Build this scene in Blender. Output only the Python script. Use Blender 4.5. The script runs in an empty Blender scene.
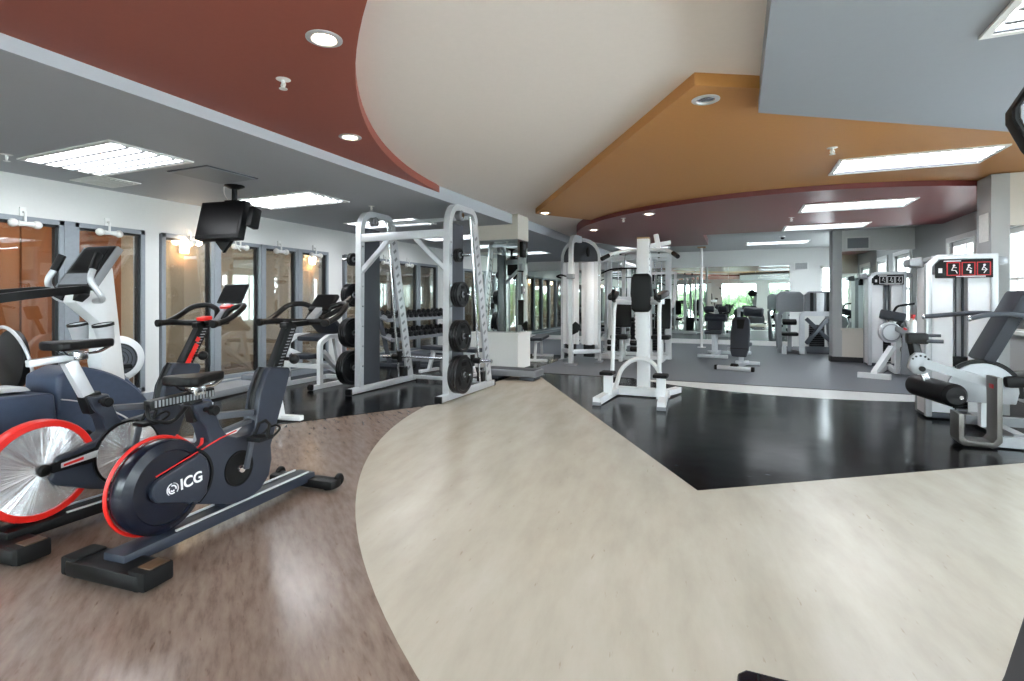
import bpy, bmesh, math, random
from mathutils import Vector, Matrix
random.seed(7)
SC = bpy.context.scene
COL = SC.collection
R = math.radians
PI = math.pi

# ------------------------------------------------------------------ camera, world, exposure
cam_d = bpy.data.cameras.new('camera')
cam = bpy.data.objects.new('camera', cam_d); COL.objects.link(cam)
cam.location = (0, 0, 1.2)
cam.rotation_euler = (R(90), 0, R(23.4))
cam_d.sensor_width = 36.0
cam_d.lens = 520 / 1024 * 36
cam_d.shift_y = -39.5 / 1024
cam_d.clip_start = 0.05
SC.camera = cam
wd = bpy.data.worlds.new('daylight'); SC.world = wd; wd.use_nodes = True
bg = wd.node_tree.nodes['Background']
bg.inputs[0].default_value = (0.86, 0.93, 1.0, 1); bg.inputs[1].default_value = 17.0
SC.view_settings.view_transform = 'Standard'
SC.view_settings.look = 'None'
SC.view_settings.exposure = 1.15
SC.view_settings.gamma = 1.0
SC.view_settings.use_curve_mapping = False
PANEL = 8.0          # strength of the ceiling light diffusers
SC.cycles.max_bounces = 10
SC.cycles.diffuse_bounces = 5
SC.cycles.glossy_bounces = 6
SC.cycles.transparent_max_bounces = 12
SC.cycles.caustics_reflective = False
SC.cycles.caustics_refractive = False
SC.cycles.sample_clamp_indirect = 6
SC.cycles.use_denoising = True

# ------------------------------------------------------------------ materials
def lin(c):
    return tuple((x / 255 / 12.92) if x / 255 <= .04045 else ((x / 255 + .055) / 1.055) ** 2.4 for x in c) + (1,)
def mat(name, rgb, rough=.5, metal=0., vary=.05, scale=30., bump=0., stretch=(1, 1, 1), coat=0., spec=.5):
    m = bpy.data.materials.new(name); m.use_nodes = True
    nt = m.node_tree; b = nt.nodes['Principled BSDF']
    b.inputs['Roughness'].default_value = rough; b.inputs['Metallic'].default_value = metal
    b.inputs['Coat Weight'].default_value = coat; b.inputs['Coat Roughness'].default_value = .08
    b.inputs['Specular IOR Level'].default_value = spec
    c = lin(rgb)
    tc = nt.nodes.new('ShaderNodeTexCoord'); mp = nt.nodes.new('ShaderNodeMapping')
    mp.inputs['Scale'].default_value = stretch
    nz = nt.nodes.new('ShaderNodeTexNoise'); nz.inputs['Scale'].default_value = scale; nz.inputs['Detail'].default_value = 4
    nt.links.new(tc.outputs['Object'], mp.inputs[0]); nt.links.new(mp.outputs[0], nz.inputs[0])
    cr = nt.nodes.new('ShaderNodeValToRGB')
    cr.color_ramp.elements[0].position = .3; cr.color_ramp.elements[1].position = .7
    cr.color_ramp.elements[0].color = tuple(max(0, x * (1 - vary)) for x in c[:3]) + (1,)
    cr.color_ramp.elements[1].color = tuple(min(1, x * (1 + vary)) for x in c[:3]) + (1,)
    nt.links.new(nz.outputs[0], cr.inputs[0]); nt.links.new(cr.outputs[0], b.inputs['Base Color'])
    if bump:
        bp = nt.nodes.new('ShaderNodeBump'); bp.inputs['Strength'].default_value = bump; bp.inputs['Distance'].default_value = .01
        nt.links.new(nz.outputs[0], bp.inputs['Height']); nt.links.new(bp.outputs[0], b.inputs['Normal'])
    return m
def emit(name, rgb, s):
    m = bpy.data.materials.new(name); m.use_nodes = True; nt = m.node_tree
    b = nt.nodes['Principled BSDF']
    b.inputs['Base Color'].default_value = lin(rgb)
    b.inputs['Emission Color'].default_value = lin(rgb); b.inputs['Emission Strength'].default_value = s
    return m
def glass_mat(name, tint, base=.06):
    m = bpy.data.materials.new(name); m.use_nodes = True; nt = m.node_tree
    for n in list(nt.nodes):
        if n.type != 'OUTPUT_MATERIAL': nt.nodes.remove(n)
    out = [n for n in nt.nodes][0]
    tr = nt.nodes.new('ShaderNodeBsdfTransparent'); tr.inputs[0].default_value = tint
    gl = nt.nodes.new('ShaderNodeBsdfGlossy'); gl.inputs['Roughness'].default_value = .01
    fr = nt.nodes.new('ShaderNodeLayerWeight'); fr.inputs[0].default_value = .45
    ma = nt.nodes.new('ShaderNodeMath'); ma.operation = 'MULTIPLY_ADD'; ma.inputs[1].default_value = .6; ma.inputs[2].default_value = base
    mx = nt.nodes.new('ShaderNodeMixShader')
    nt.links.new(fr.outputs['Fresnel'], ma.inputs[0]); nt.links.new(ma.outputs[0], mx.inputs[0])
    nt.links.new(tr.outputs[0], mx.inputs[1]); nt.links.new(gl.outputs[0], mx.inputs[2])
    nt.links.new(mx.outputs[0], out.inputs[0])
    return m
def floor_mat(name, stops, rough, rot, stretch, scale, spec=.5, flecks=None, fstretch=(40, 7, 1), fpos=(.6, .7), wave=0.):
    """mottled sheet flooring, its grain turned by rot degrees: stops = [(position, rgb)]"""
    m = bpy.data.materials.new(name); m.use_nodes = True; nt = m.node_tree; b = nt.nodes['Principled BSDF']
    tc = nt.nodes.new('ShaderNodeTexCoord'); rm = nt.nodes.new('ShaderNodeMapping'); rm.inputs['Rotation'].default_value = (0, 0, R(rot))
    nt.links.new(tc.outputs['Object'], rm.inputs[0])
    def noise(st, sc, det, ro):
        mp = nt.nodes.new('ShaderNodeMapping'); mp.inputs['Scale'].default_value = st
        nz = nt.nodes.new('ShaderNodeTexNoise'); nz.inputs['Scale'].default_value = sc; nz.inputs['Detail'].default_value = det; nz.inputs['Roughness'].default_value = ro
        nt.links.new(rm.outputs[0], mp.inputs[0]); nt.links.new(mp.outputs[0], nz.inputs[0]); return nz.outputs[0]
    cr = nt.nodes.new('ShaderNodeValToRGB'); el = cr.color_ramp.elements
    while len(el) < len(stops): el.new(.5)
    for e, (p, c) in zip(el, stops): e.position = p; e.color = lin(c)
    nt.links.new(noise(stretch, scale, 6, .6), cr.inputs[0]); last = cr.outputs[0]
    if flecks:
        r2 = nt.nodes.new('ShaderNodeValToRGB'); r2.color_ramp.elements[0].position = fpos[0]; r2.color_ramp.elements[1].position = fpos[1]
        nt.links.new(noise(fstretch, 1, 3, .55), r2.inputs[0])
        mx = nt.nodes.new('ShaderNodeMix'); mx.data_type = 'RGBA'; mx.inputs[7].default_value = lin(flecks)
        nt.links.new(r2.outputs[0], mx.inputs[0]); nt.links.new(last, mx.inputs[6]); last = mx.outputs[2]
    nt.links.new(last, b.inputs['Base Color'])
    if wave:
        bp = nt.nodes.new('ShaderNodeBump'); bp.inputs['Strength'].default_value = wave; bp.inputs['Distance'].default_value = .02
        nt.links.new(noise((1, 1, 1), 2.2, 2, .4), bp.inputs['Height']); nt.links.new(bp.outputs[0], b.inputs['Normal'])
    b.inputs['Roughness'].default_value = rough
    b.inputs['Specular IOR Level'].default_value = spec
    return m
def brushed(name):
    m = mat(name, (240, 242, 245), .26, .8, .03, 60)
    nt = m.node_tree; b = nt.nodes['Principled BSDF']; b.inputs['Anisotropic'].default_value = .95
    tc = nt.nodes.new('ShaderNodeTexCoord'); mp = nt.nodes.new('ShaderNodeMapping'); mp.inputs['Location'].default_value = (-.5, -.5, -.5)
    sx = nt.nodes.new('ShaderNodeSeparateXYZ'); at = nt.nodes.new('ShaderNodeMath'); at.operation = 'ARCTAN2'
    nz = nt.nodes.new('ShaderNodeTexNoise'); nz.noise_dimensions = '1D'; nz.inputs['Scale'].default_value = 5.; nz.inputs['Detail'].default_value = 5
    bp = nt.nodes.new('ShaderNodeBump'); bp.inputs['Strength'].default_value = .5; bp.inputs['Distance'].default_value = .02
    nt.links.new(tc.outputs['Generated'], mp.inputs[0]); nt.links.new(mp.outputs[0], sx.inputs[0])
    nt.links.new(sx.outputs['Y'], at.inputs[0]); nt.links.new(sx.outputs['Z'], at.inputs[1])
    nt.links.new(at.outputs[0], nz.inputs['W']); nt.links.new(nz.outputs[0], bp.inputs['Height']); nt.links.new(bp.outputs[0], b.inputs['Normal'])
    tg = nt.nodes.new('ShaderNodeTangent'); tg.direction_type = 'RADIAL'; tg.axis = 'X'
    nt.links.new(tg.outputs[0], b.inputs['Tangent'])
    return m

M = {}
M['wall'] = mat('warm white paint', (222, 222, 220), .7, 0, .01)
M['wall_warm'] = mat('pale beige paint', (214, 208, 198), .7, 0, .01)
M['wall_grey'] = mat('light grey paint', (176, 178, 178), .7, 0, .01)
M['cream'] = mat('cream ceiling paint', (240, 231, 225), .75, 0, .01)
M['red'] = mat('brick red ceiling paint', (152, 84, 70), .6, 0, .02)
M['grey'] = mat('cool grey ceiling paint', (150, 155, 162), .6, 0, .01)
M['grey_lightened'] = mat('cool grey paint lightened for dim soffit', (176, 180, 186), .6, 0, .01)  # same grey as the ceiling block, lightened to make up for dim light
M['ochre'] = mat('ochre ceiling paint', (190, 134, 74), .5, 0, .02)
M['maroon'] = mat('maroon ceiling paint', (112, 52, 52), .4, 0, .02)
M['frame'] = mat('grey window frame paint', (140, 146, 153), .45)
M['dark_frame'] = mat('dark gasket', (24, 26, 29), .5)
M['white'] = mat('white trim paint', (232, 232, 230), .5, 0, .01)
M['tan'] = mat('tan corridor paint', (206, 184, 158), .8, 0, .02)
M['wood'] = mat('orange wood panel', (156, 90, 44), .5, 0, .18, 6, 0, (1, 1, .15))
M['corr_floor'] = mat('corridor carpet', (120, 100, 84), .9)
M['base_dark'] = mat('dark rubber base', (40, 40, 42), .6)
M['black'] = mat('black plastic', (9, 10, 12), .42, 0, .1, 30, 0, (1, 1, 1), 0, .25)
M['black_vinyl'] = mat('black vinyl', (10, 10, 12), .42, 0, .1, 80, .05, (1, 1, 1), 0, .22)
M['grey_vinyl'] = mat('grey vinyl', (104, 108, 114), .45, 0, .05, 80, .05)
M['slate_vinyl'] = mat('slate vinyl', (44, 48, 56), .45, 0, .06, 80, .05, (1, 1, 1), 0, .35)
M['rubber'] = mat('black rubber', (9, 9, 10), .7, 0, .05, 30, 0, (1, 1, 1), 0, .25)
M['iron'] = mat('black cast iron', (16, 17, 20), .36, .2, .15, 60, .1, (1, 1, 1), 0, .4)
M['chrome'] = mat('chrome', (220, 222, 226), .15, 1., .02)
M['silver'] = mat('silver powder coat', (206, 209, 213), .35, .35, .02)
M['white_metal'] = mat('white powder coat', (226, 228, 230), .35, 0, .015)
M['pewter'] = mat('pewter powder coat', (158, 160, 164), .36, .35, .02)
M['brown_reflection'] = mat('grey bronze plate', (98, 95, 92), .3, .6, .03)  # darker, browner pewter: the plate's reflection is put into its colour
M['mid_metal'] = mat('grey powder coat', (136, 139, 144), .4, .2, .03)
M['dark_metal'] = mat('dark grey panel', (70, 74, 82), .5, .1, .03)
M['charcoal'] = mat('charcoal bike shell', (42, 47, 58), .38, 0, .05, 30, 0, (1, 1, 1), 0, .35)
M['navy'] = mat('navy shroud', (58, 70, 92), .38, 0, .06, 30, 0, (1, 1, 1), 0, .35)
M['navy_gloss'] = mat('navy flywheel cover', (14, 19, 32), .25, 0, .08, 30, 0, (1, 1, 1), 0, .4)
M['red_paint'] = mat('red enamel', (214, 34, 26), .35, 0, .03)
M['brushed'] = brushed('brushed disc')
M['cap_glint'] = mat('brown reflection on end cap', (84, 62, 44), .4, 0, .2, 40)  # warm reflection on the black cap, put into a colour
M['shroud'] = mat('white weight shroud', (242, 243, 246), .4, 0, .01)
M['screen'] = mat('black screen', (7, 7, 9), .3, 0, .05, 30, 0, (1, 1, 1), 0, .2)
M['paper'] = mat('paper', (236, 236, 232), .8)
M['print_white'] = mat('white print', (238, 238, 240), .5)
M['print_red'] = mat('red print', (196, 40, 44), .5)
M['tan_cap'] = mat('tan pole cap', (170, 140, 104), .5)
M['orange'] = mat('orange cone plastic', (226, 88, 60), .5)
M['bottle'] = mat('milky bottle', (228, 232, 234), .35)
M['leaf'] = mat('garden green', (62, 84, 52), .8, 0, .5, 3)
M['paving'] = mat('outside paving', (170, 168, 160), .8)
M['lamp_on'] = emit('panel diffuser', (248, 251, 255), PANEL)
M['lamp_bulb'] = emit('warm bulb', (255, 226, 190), 18)
M['lamp_dim'] = mat('frosted white globe', (232, 230, 226), .3)
M['glass'] = glass_mat('clear pane', (.93, .96, .95, 1), .05)
mir = mat('mirror silver', (214, 224, 219), .0, 1., 0, 1); mir.node_tree.nodes['Principled BSDF'].inputs['Roughness'].default_value = .005; M['mirror'] = mir
M['f_brown'] = floor_mat('brown vinyl', [(.25, (98, 82, 73)), (.5, (126, 109, 99)), (.75, (141, 125, 115))], .24, -51, (12, 2.4, 1), 2.2, .6, (92, 72, 60), (46, 9, 1), (.64, .78))
M['f_cream'] = floor_mat('cream vinyl', [(.2, (168, 161, 148)), (.5, (182, 175, 162)), (.8, (192, 186, 175))], .26, -8, (3, .8, 1), 2., .55, (158, 146, 130), (44, 8, 1), (.68, .76))
M['f_white'] = floor_mat('white vinyl', [(.2, (188, 190, 190)), (.8, (204, 206, 206))], .28, 0, (3, 1, 1), 2., .5)
M['f_black'] = floor_mat('black marbled vinyl', [(.35, (5, 6, 8)), (.6, (10, 11, 14)), (.85, (26, 29, 36))], .17, 20, (1, 2.5, 1), 2.5, .1, (130, 136, 146), (9, 26, 1), (.7, .78), .2)
M['f_rubber'] = floor_mat('grey rubber', [(.3, (84, 88, 95)), (.7, (100, 104, 111))], .42, 0, (1, 1, 1), 40, .4)

# ------------------------------------------------------------------ mesh helpers
def fillet(pts, r, n=5):
    pts = [Vector(p) for p in pts]; out = [pts[0]]
    for i in range(1, len(pts) - 1):
        a, b, c = pts[i - 1], pts[i], pts[i + 1]
        da, dc = (a - b), (c - b); k = min(r, da.length * .48, dc.length * .48)
        p0 = b + da.normalized() * k; p1 = b + dc.normalized() * k
        for j in range(n + 1):
            t = j / n
            out.append(p0 * (1 - t) ** 2 + b * 2 * t * (1 - t) + p1 * t * t)
    out.append(pts[-1]); return out

class MB:
    def __init__(s, off=(0, 0, 0)):
        s.bm = bmesh.new(); s.o = Vector(off)
    def _mesh(s, vs, fs, bev=0, seg=2):
        v = [s.bm.verts.new(Vector(p) - s.o) for p in vs]
        f = []
        for q in fs:
            try: f.append(s.bm.faces.new([v[i] for i in q]))
            except ValueError: pass
        bmesh.ops.recalc_face_normals(s.bm, faces=f)
        if bev:
            es = set(e for q in f for e in q.edges)
            es = [e for e in es if len(e.link_faces) == 2 and e.calc_face_angle(0) > .6]
            bmesh.ops.bevel(s.bm, geom=es, offset=bev, segments=seg, profile=.6, affect='EDGES', clamp_overlap=True)
        return s
    def box(s, c, size, rot=None, bev=0):
        c = Vector(c); x, y, z = [k / 2 for k in size]
        if rot is None: m = Matrix.Identity(3)
        elif isinstance(rot, Matrix): m = rot
        else:
            from mathutils import Euler
            m = Euler([R(k) for k in rot]).to_matrix()
        vs = [c + m @ Vector((i * x, j * y, k * z)) for i in (-1, 1) for j in (-1, 1) for k in (-1, 1)]
        return s._mesh(vs, [(0, 1, 3, 2), (4, 6, 7, 5), (0, 4, 5, 1), (2, 3, 7, 6), (0, 2, 6, 4), (1, 5, 7, 3)], bev)
    def bar(s, p0, p1, w, h, bev=0, up=(0, 0, 1)):
        p0, p1 = Vector(p0), Vector(p1); d = (p1 - p0).normalized(); u = Vector(up)
        if abs(d.dot(u)) > .97: u = Vector((0, 1, 0))
        x = d.cross(u).normalized(); z = x.cross(d).normalized()
        m = Matrix((x, d, z)).transposed()
        return s.box((p0 + p1) / 2, (w, (p1 - p0).length, h), m, bev)
    def tube(s, pts, r, n=10, closed=False, wh=None):
        """round tube (radius or list of radii) or, with wh=(w,h), a rectangular tube along a path"""
        pts = [Vector(p) for p in pts]; N = len(pts)
        rs = r if isinstance(r, (list, tuple)) else [r] * N
        T = []
        for i in range(N):
            a = pts[(i - 1) % N] if (closed or i > 0) else pts[i]
            b = pts[(i + 1) % N] if (closed or i < N - 1) else pts[i]
            T.append((b - a).normalized())
        u = Vector((0, 0, 1)) if abs(T[0].z) < .9 else Vector((1, 0, 0))
        nx = T[0].cross(u).normalized(); rings = []
        for i in range(N):
            if i: nx = (nx - T[i] * nx.dot(T[i])).normalized()
            ny = T[i].cross(nx).normalized()
            if wh:
                w, h = wh[0] / 2, wh[1] / 2
                rings.append([pts[i] + nx * a * w + ny * b * h for a, b in ((-1, -1), (1, -1), (1, 1), (-1, 1))])
            else:
                rings.append([pts[i] + (nx * math.cos(2 * PI * k / n) + ny * math.sin(2 * PI * k / n)) * rs[i] for k in range(n)])
        n = len(rings[0]); vs = [p for g in rings for p in g]; fs = []
        for i in range(N if closed else N - 1):
            j = (i + 1) % N
            for k in range(n):
                fs.append((i * n + k, i * n + (k + 1) % n, j * n + (k + 1) % n, j * n + k))
        if not closed:
            fs.append(tuple(range(n))); fs.append(tuple((N - 1) * n + k for k in range(n)))
        return s._mesh(vs, fs)
    def cyl(s, p0, p1, r, r2=None, n=24, bev=0):
        p0, p1 = Vector(p0), Vector(p1); L = (p1 - p0).length
        r2 = r if r2 is None else r2
        prof = [(0, 0), (r, 0), (r2, L), (0, L)]
        if bev: prof = [(0, 0), (r - bev, 0), (r, bev), (r2, L - bev), (r2 - bev, L), (0, L)]
        return s.lathe(p0, p1 - p0, prof, n)
    def lathe(s, c, axis, prof, n=32):
        c = Vector(c); a = Vector(axis).normalized()
        u = Vector((0, 0, 1)) if abs(a.z) < .9 else Vector((1, 0, 0))
        x = a.cross(u).normalized(); y = a.cross(x).normalized()
        vs, idx = [], []
        for r, h in prof:
            if r < 1e-6:
                idx.append([len(vs)]); vs.append(c + a * h)
            else:
                idx.append([len(vs) + k for k in range(n)])
                vs += [c + a * h + (x * math.cos(2 * PI * k / n) + y * math.sin(2 * PI * k / n)) * r for k in range(n)]
        fs = []
        for A, B in zip(idx, idx[1:]):
            for k in range(n):
                k2 = (k + 1) % n
                if len(A) == 1 and len(B) == 1: continue
                if len(A) == 1: fs.append((A[0], B[k], B[k2]))
                elif len(B) == 1: fs.append((A[k], A[k2], B[0]))
                else: fs.append((A[k], A[k2], B[k2], B[k]))
        return s._mesh(vs, fs)
    def prism(s, poly, ax, a, b, bev=0, seg=2):
        f = {'X': lambda p, t: (t, p[0], p[1]), 'Y': lambda p, t: (p[0], t, p[1]), 'Z': lambda p, t: (p[0], p[1], t)}[ax]
        n = len(poly)
        vs = [f(p, a) for p in poly] + [f(p, b) for p in poly]
        fs = [tuple(range(n)), tuple(range(2 * n - 1, n - 1, -1))] + [(i, (i + 1) % n, n + (i + 1) % n, n + i) for i in range(n)]
        return s._mesh(vs, fs, bev, seg)
    def ball(s, c, r, sq=(1, 1, 1), n=16):
        c = Vector(c); prof = [(r * math.sin(PI * i / 10), -r * math.cos(PI * i / 10)) for i in range(11)]
        k = len(s.bm.verts); s.lathe(c, (0, 0, 1), prof, n)
        s.bm.verts.ensure_lookup_table()
        for v in list(s.bm.verts)[k:]:
            d = v.co + s.o - c; v.co = c - s.o + Vector((d.x * sq[0], d.y * sq[1], d.z * sq[2]))
        return s
    def build(s, name, m, parent=None, smooth=35):
        me = bpy.data.meshes.new(name); s.bm.to_mesh(me); s.bm.free()
        me.materials.append(M[m] if isinstance(m, str) else m)
        if smooth:
            me.shade_smooth(); me.set_sharp_from_angle(angle=R(smooth))
        o = bpy.data.objects.new(name, me); COL.objects.link(o)
        if parent is not None: o.parent = parent
        return o

def tag(o, label=None, cat=None, group=None, kind=None):
    if label: o['label'] = label
    if cat: o['category'] = cat
    if group: o['group'] = group
    if kind: o['kind'] = kind
    return o
def thing(name, label, cat, loc=(0, 0, 0), rz=0, group=None):
    o = bpy.data.objects.new(name, None); COL.objects.link(o); o.empty_display_size = .1
    o.location = loc; o.rotation_euler = (0, 0, R(rz))
    return tag(o, label, cat, group)
def struct(mb, name, m, smooth=35):
    return tag(mb.build(name, m, None, smooth), kind='structure')
def dup(root, loc, rz=0, label=None):
    r = root.copy(); COL.objects.link(r); r.location = loc; r.rotation_euler = (0, 0, R(rz))
    if label: r['label'] = label
    for ch in root.children:
        c = ch.copy(); COL.objects.link(c); c.parent = r
        for g in ch.children:
            d = g.copy(); COL.objects.link(d); d.parent = c
    return r
def arc(cx, cy, r, a0, a1, n=24):
    return [(cx + r * math.cos(R(a0 + (a1 - a0) * i / n)), cy + r * math.sin(R(a0 + (a1 - a0) * i / n))) for i in range(n + 1)]
def text_mesh(name, body, size, m, parent, mtx, depth=.001, bold=False):
    cu = bpy.data.curves.new('lettering', 'FONT'); cu.body = body; cu.size = size; cu.extrude = depth; cu.align_x = 'CENTER'; cu.align_y = 'CENTER'
    if bold: cu.offset = size * .02
    o = bpy.data.objects.new('lettering', cu); COL.objects.link(o)
    me = bpy.data.meshes.new_from_object(o.evaluated_get(bpy.context.evaluated_depsgraph_get()))
    bpy.data.objects.remove(o); bpy.data.curves.remove(cu)
    me.materials.clear(); me.materials.append(M[m]); me.name = name
    me.transform(mtx)
    r = bpy.data.objects.new(name, me); COL.objects.link(r); r.parent = parent
    return r
ORD = ['first', 'second', 'third', 'fourth', 'fifth', 'sixth', 'seventh', 'eighth', 'ninth', 'tenth', 'eleventh', 'twelfth', 'thirteenth']

# ------------------------------------------------------------------ the setting: floor
XL, XR, XN, YB, YF = -6.5, 3.1, 4.2, -3.2, 15.6     # window wall, far right wall, near right wall, wall behind, mirror wall
struct(MB().box(((XL + XN) / 2, (YB + YF) / 2, -.056), (XN - XL, YF - YB, .1)), 'floor', 'f_brown', 0)
big = arc(2.3, 6.05, 5.66, 187, 289.6, 60)
struct(MB().prism([(-3.3, 8.15), (-3.3, 5.45)] + big + [(XN, 8.15)], 'Z', -.03, -.004), 'floor_cream', 'f_cream', 0)
struct(MB().prism([(-3.1, 8.15), (-.23, 3.5), (1.97, 5.07), (XN, 6.66), (XN, 8.15)], 'Z', -.03, -.002), 'floor_black', 'f_black', 0)
struct(MB().prism([(-3.3, 11.), (-3.3, 5.4), (-3.2, 5.23), (XL, -.16), (XL, 11.)], 'Z', -.03, -.002), 'floor_black_window_side', 'f_black', 0)
struct(MB().prism([(-3.3, 8.16), (XR, 8.16), (XR, YF), (XL, YF), (XL, 11.), (-3.3, 11.)], 'Z', -.03, 0), 'floor_rubber', 'f_rubber', 0)
a_ = math.degrees(math.acos(2.96 / 3.7))
struct(MB().prism(arc(.75, 11.1, 3.7, -90 - a_, -90 + a_, 30), 'Z', -.03, -.001), 'floor_white_inlay', 'f_white', 0)
struct(MB().box((-.1, 8.155, -.012), (6.4, .03, .03)), 'trim_1', 'base_dark', 0)

# ------------------------------------------------------------------ ceilings at their several levels
struct(MB().box(((XL + XN) / 2, (YB + YF) / 2, 2.66), (XN - XL, YF - YB, .1)), 'ceiling', 'cream', 0)
struct(MB().box(((XL - 3.35) / 2, (YB + YF) / 2, 2.53), (-3.35 - XL, YF - YB, .16)), 'ceiling_soffit', 'grey_lightened', 0)
struct(MB().prism([(-3.35, YB), (-3.35, 5.5)] + [p for p in big if p[1] < 5.47 and p[0] < .13] + [(.13, .85), (.13, YB)], 'Z', 2.53, 2.615), 'ceiling_red', 'red', 0)
struct(MB().prism([(.13, YB), (.13, 3.82), (XN, 6.58), (XN, YB)], 'Z', 2.45, 2.615), 'ceiling_grey', 'grey', 0)
bur = arc(.75, 10.6, 3.7, 217, 309.5, 40)
struct(MB().prism([(-.24, 3.39), (-2.82, 7.42)] + bur + [(XR, 6.95), (XN, 6.95), (XN, 6.3), (.13, 3.6)], 'Z', 2.53, 2.615), 'ceiling_ochre', 'ochre', 0)
bur2 = arc(.75, 10.6, 3.7, 180, 309.5, 60)
struct(MB().prism([(-.6, 12.6), (-2.3, 12.6)] + bur2 + [(XR, 10.65), (-.6, 10.65)], 'Z', 2.47, 2.615), 'ceiling_maroon', 'maroon', 0)
struct(MB().prism([(-.6, 10.65), (XR, 10.65), (XR, YF), (-3.3, YF), (-3.3, 12.6), (-.6, 12.6)], 'Z', 2.6, 2.615), 'ceiling_grey_rear', 'wall_grey', 0)

# ------------------------------------------------------------------ window wall on the left, with the corridor behind it
GROUPS = [(1.1, 3.95, [(1.1, 1.72), (1.82, 2.43), (2.5, 3.14), (3.23, 3.95)]),
          (4.13, 7.0, [(4.15, 4.84), (4.9, 5.6), (5.64, 6.3), (6.35, 6.98)]),
          (7.35, 10.6, [(7.4, 8.12), (8.18, 8.92), (8.98, 9.72), (9.78, 10.55)]),
          (10.95, 15.1, [(11.0, 11.75), (11.82, 12.57), (12.64, 13.39), (13.46, 14.2), (14.27, 15.05)]),
          (-2.4, .75, [(-2.4, -1.65), (-1.6, -.85), (-.8, -.05), (0., .75)])]
w = MB()
w.box((XL - .1, (YB + YF) / 2, 2.28), (.2, YF - YB, .5))
w.box((XL - .1, (YB + YF) / 2, .04), (.2, YF - YB, .18))
edges = sorted([(g[0], g[1]) for g in GROUPS]); prev = YB
for a, b in edges + [(YF, YF)]:
    w.box((XL - .1, (prev + a) / 2, 1.08), (.2, a - prev, 1.9)); prev = b
struct(w, 'wall_left', 'wall', 0)
struct(MB().box((XL + .008, (YB + YF) / 2, .05), (.016, YF - YB, .1)), 'baseboard_left', 'frame', 0)
wi = 0
for g0, g1, panes in GROUPS:
    for a, b in panes:
        wi += 1
        f = MB(); X = XL - .02
        for y in (a, b): f.box((X, y + (.022 if y == a else -.022), 1.085), (.1, .045, 1.91))
        f.box((X, (a + b) / 2, 2.015), (.1, b - a, .05)); f.box((X, (a + b) / 2, .15), (.1, b - a, .05))
        o = struct(f, 'window_%d' % wi, 'frame', 0)
        q = MB()
        q.box((X - .005, b - .058, 1.08), (.06, .026, 1.84)); q.box((X - .005, (a + b) / 2, 1.98), (.06, b - a - .09, .03))
        q.build('window_gasket', 'dark_frame', o, 0)
        MB().box((X, (a + b) / 2, 1.08), (.008, b - a - .08, 1.82)).build('window_glass', 'glass', o, 0)
    k = MB()
    for (a, b), (c, d) in zip(panes, panes[1:]): k.box((XL - .02, (b + c) / 2, 1.085), (.12, c - b + .004, 1.91))
    struct(k, 'trim_%d' % (GROUPS.index((g0, g1, panes)) + 2), 'frame', 0)
XC = -8.8
struct(MB().box((XC - .05, 6, 1.25), (.1, 19.4, 2.7)), 'wall_corridor', 'tan', 0)
struct(MB().box(((XC + XL - .2) / 2, 6, -.05), (XL - .2 - XC, 19.4, .1)), 'floor_corridor', 'corr_floor', 0)
struct(MB().box(((XC + XL - .2) / 2, 6, 2.6), (XL - .2 - XC, 19.4, .1)), 'ceiling_corridor', 'wall', 0)
struct(MB().box(((XC + XL - .2) / 2, YB - .55, 1.25), (XL - .2 - XC, .1, 2.7)).box(((XC + XL - .2) / 2, 15.65, 1.25), (XL - .2 - XC, .1, 2.7)), 'wall_corridor_ends', 'tan', 0)
p = MB(); y = -1.2
for i in range(10):
    p.box((XC + .03, y + i * .62 + .3, 1.15), (.06, .6, 2.3), None, .006)
struct(p, 'trim_9', 'wood', 0)

# ------------------------------------------------------------------ right walls with daylight windows
def wall_with_holes(name, axis, pos, thick, lo, hi, z1, holes, m, sgn):
    """wall along axis ('Y': plane x=pos, 'X': plane y=pos); holes (a,b,z0,z1)"""
    k = MB(); c = pos + sgn * thick / 2
    def bx(a, b, za, zb):
        if b - a < 1e-4 or zb - za < 1e-4: return
        if axis == 'Y': k.box((c, (a + b) / 2, (za + zb) / 2), (thick, b - a, zb - za))
        else: k.box(((a + b) / 2, c, (za + zb) / 2), (b - a, thick, zb - za))
    q = lo
    for a, b, za, zb in sorted(holes):
        bx(q, a, 0, z1); bx(a, b, 0, za); bx(a, b, zb, z1); q = b
    bx(q, hi, 0, z1)
    return struct(k, name, m, 0)
RW = [(7.5, 8.55, .85, 2.1), (9.35, 10.35, .85, 2.12), (12.35, 13.45, .75, 2.15), (14.1, 15.1, .75, 2.15)]
wall_with_holes('wall_right', 'Y', XR, .2, 6.95, YF, 2.62, RW, 'wall_grey', 1)
BW = [(-5.9, -4.1, .12, 2.3), (-3.5, -1.5, .12, 2.3), (-.9, 1.1, .12, 2.3), (1.7, 3.7, .12, 2.3)]  # glazing behind the camera, enlarged to throw more light on the ceiling
RB = [(1.98, 2.5, 1.0, 2.12)]
wall_with_holes('wall_near', 'X', YB, .2, XL, XN, 2.62, BW, 'wall', -1)
RN = [(-2.6, -.8, .4, 2.25), (.2, 2.0, .4, 2.25), (3.4, 5.0, .6, 2.2)]  # unseen windows, enlarged to bring more daylight inside
wall_with_holes('wall_right_near', 'Y', XN, .2, YB, 6.95, 2.62, RN, 'wall', 1)
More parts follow.
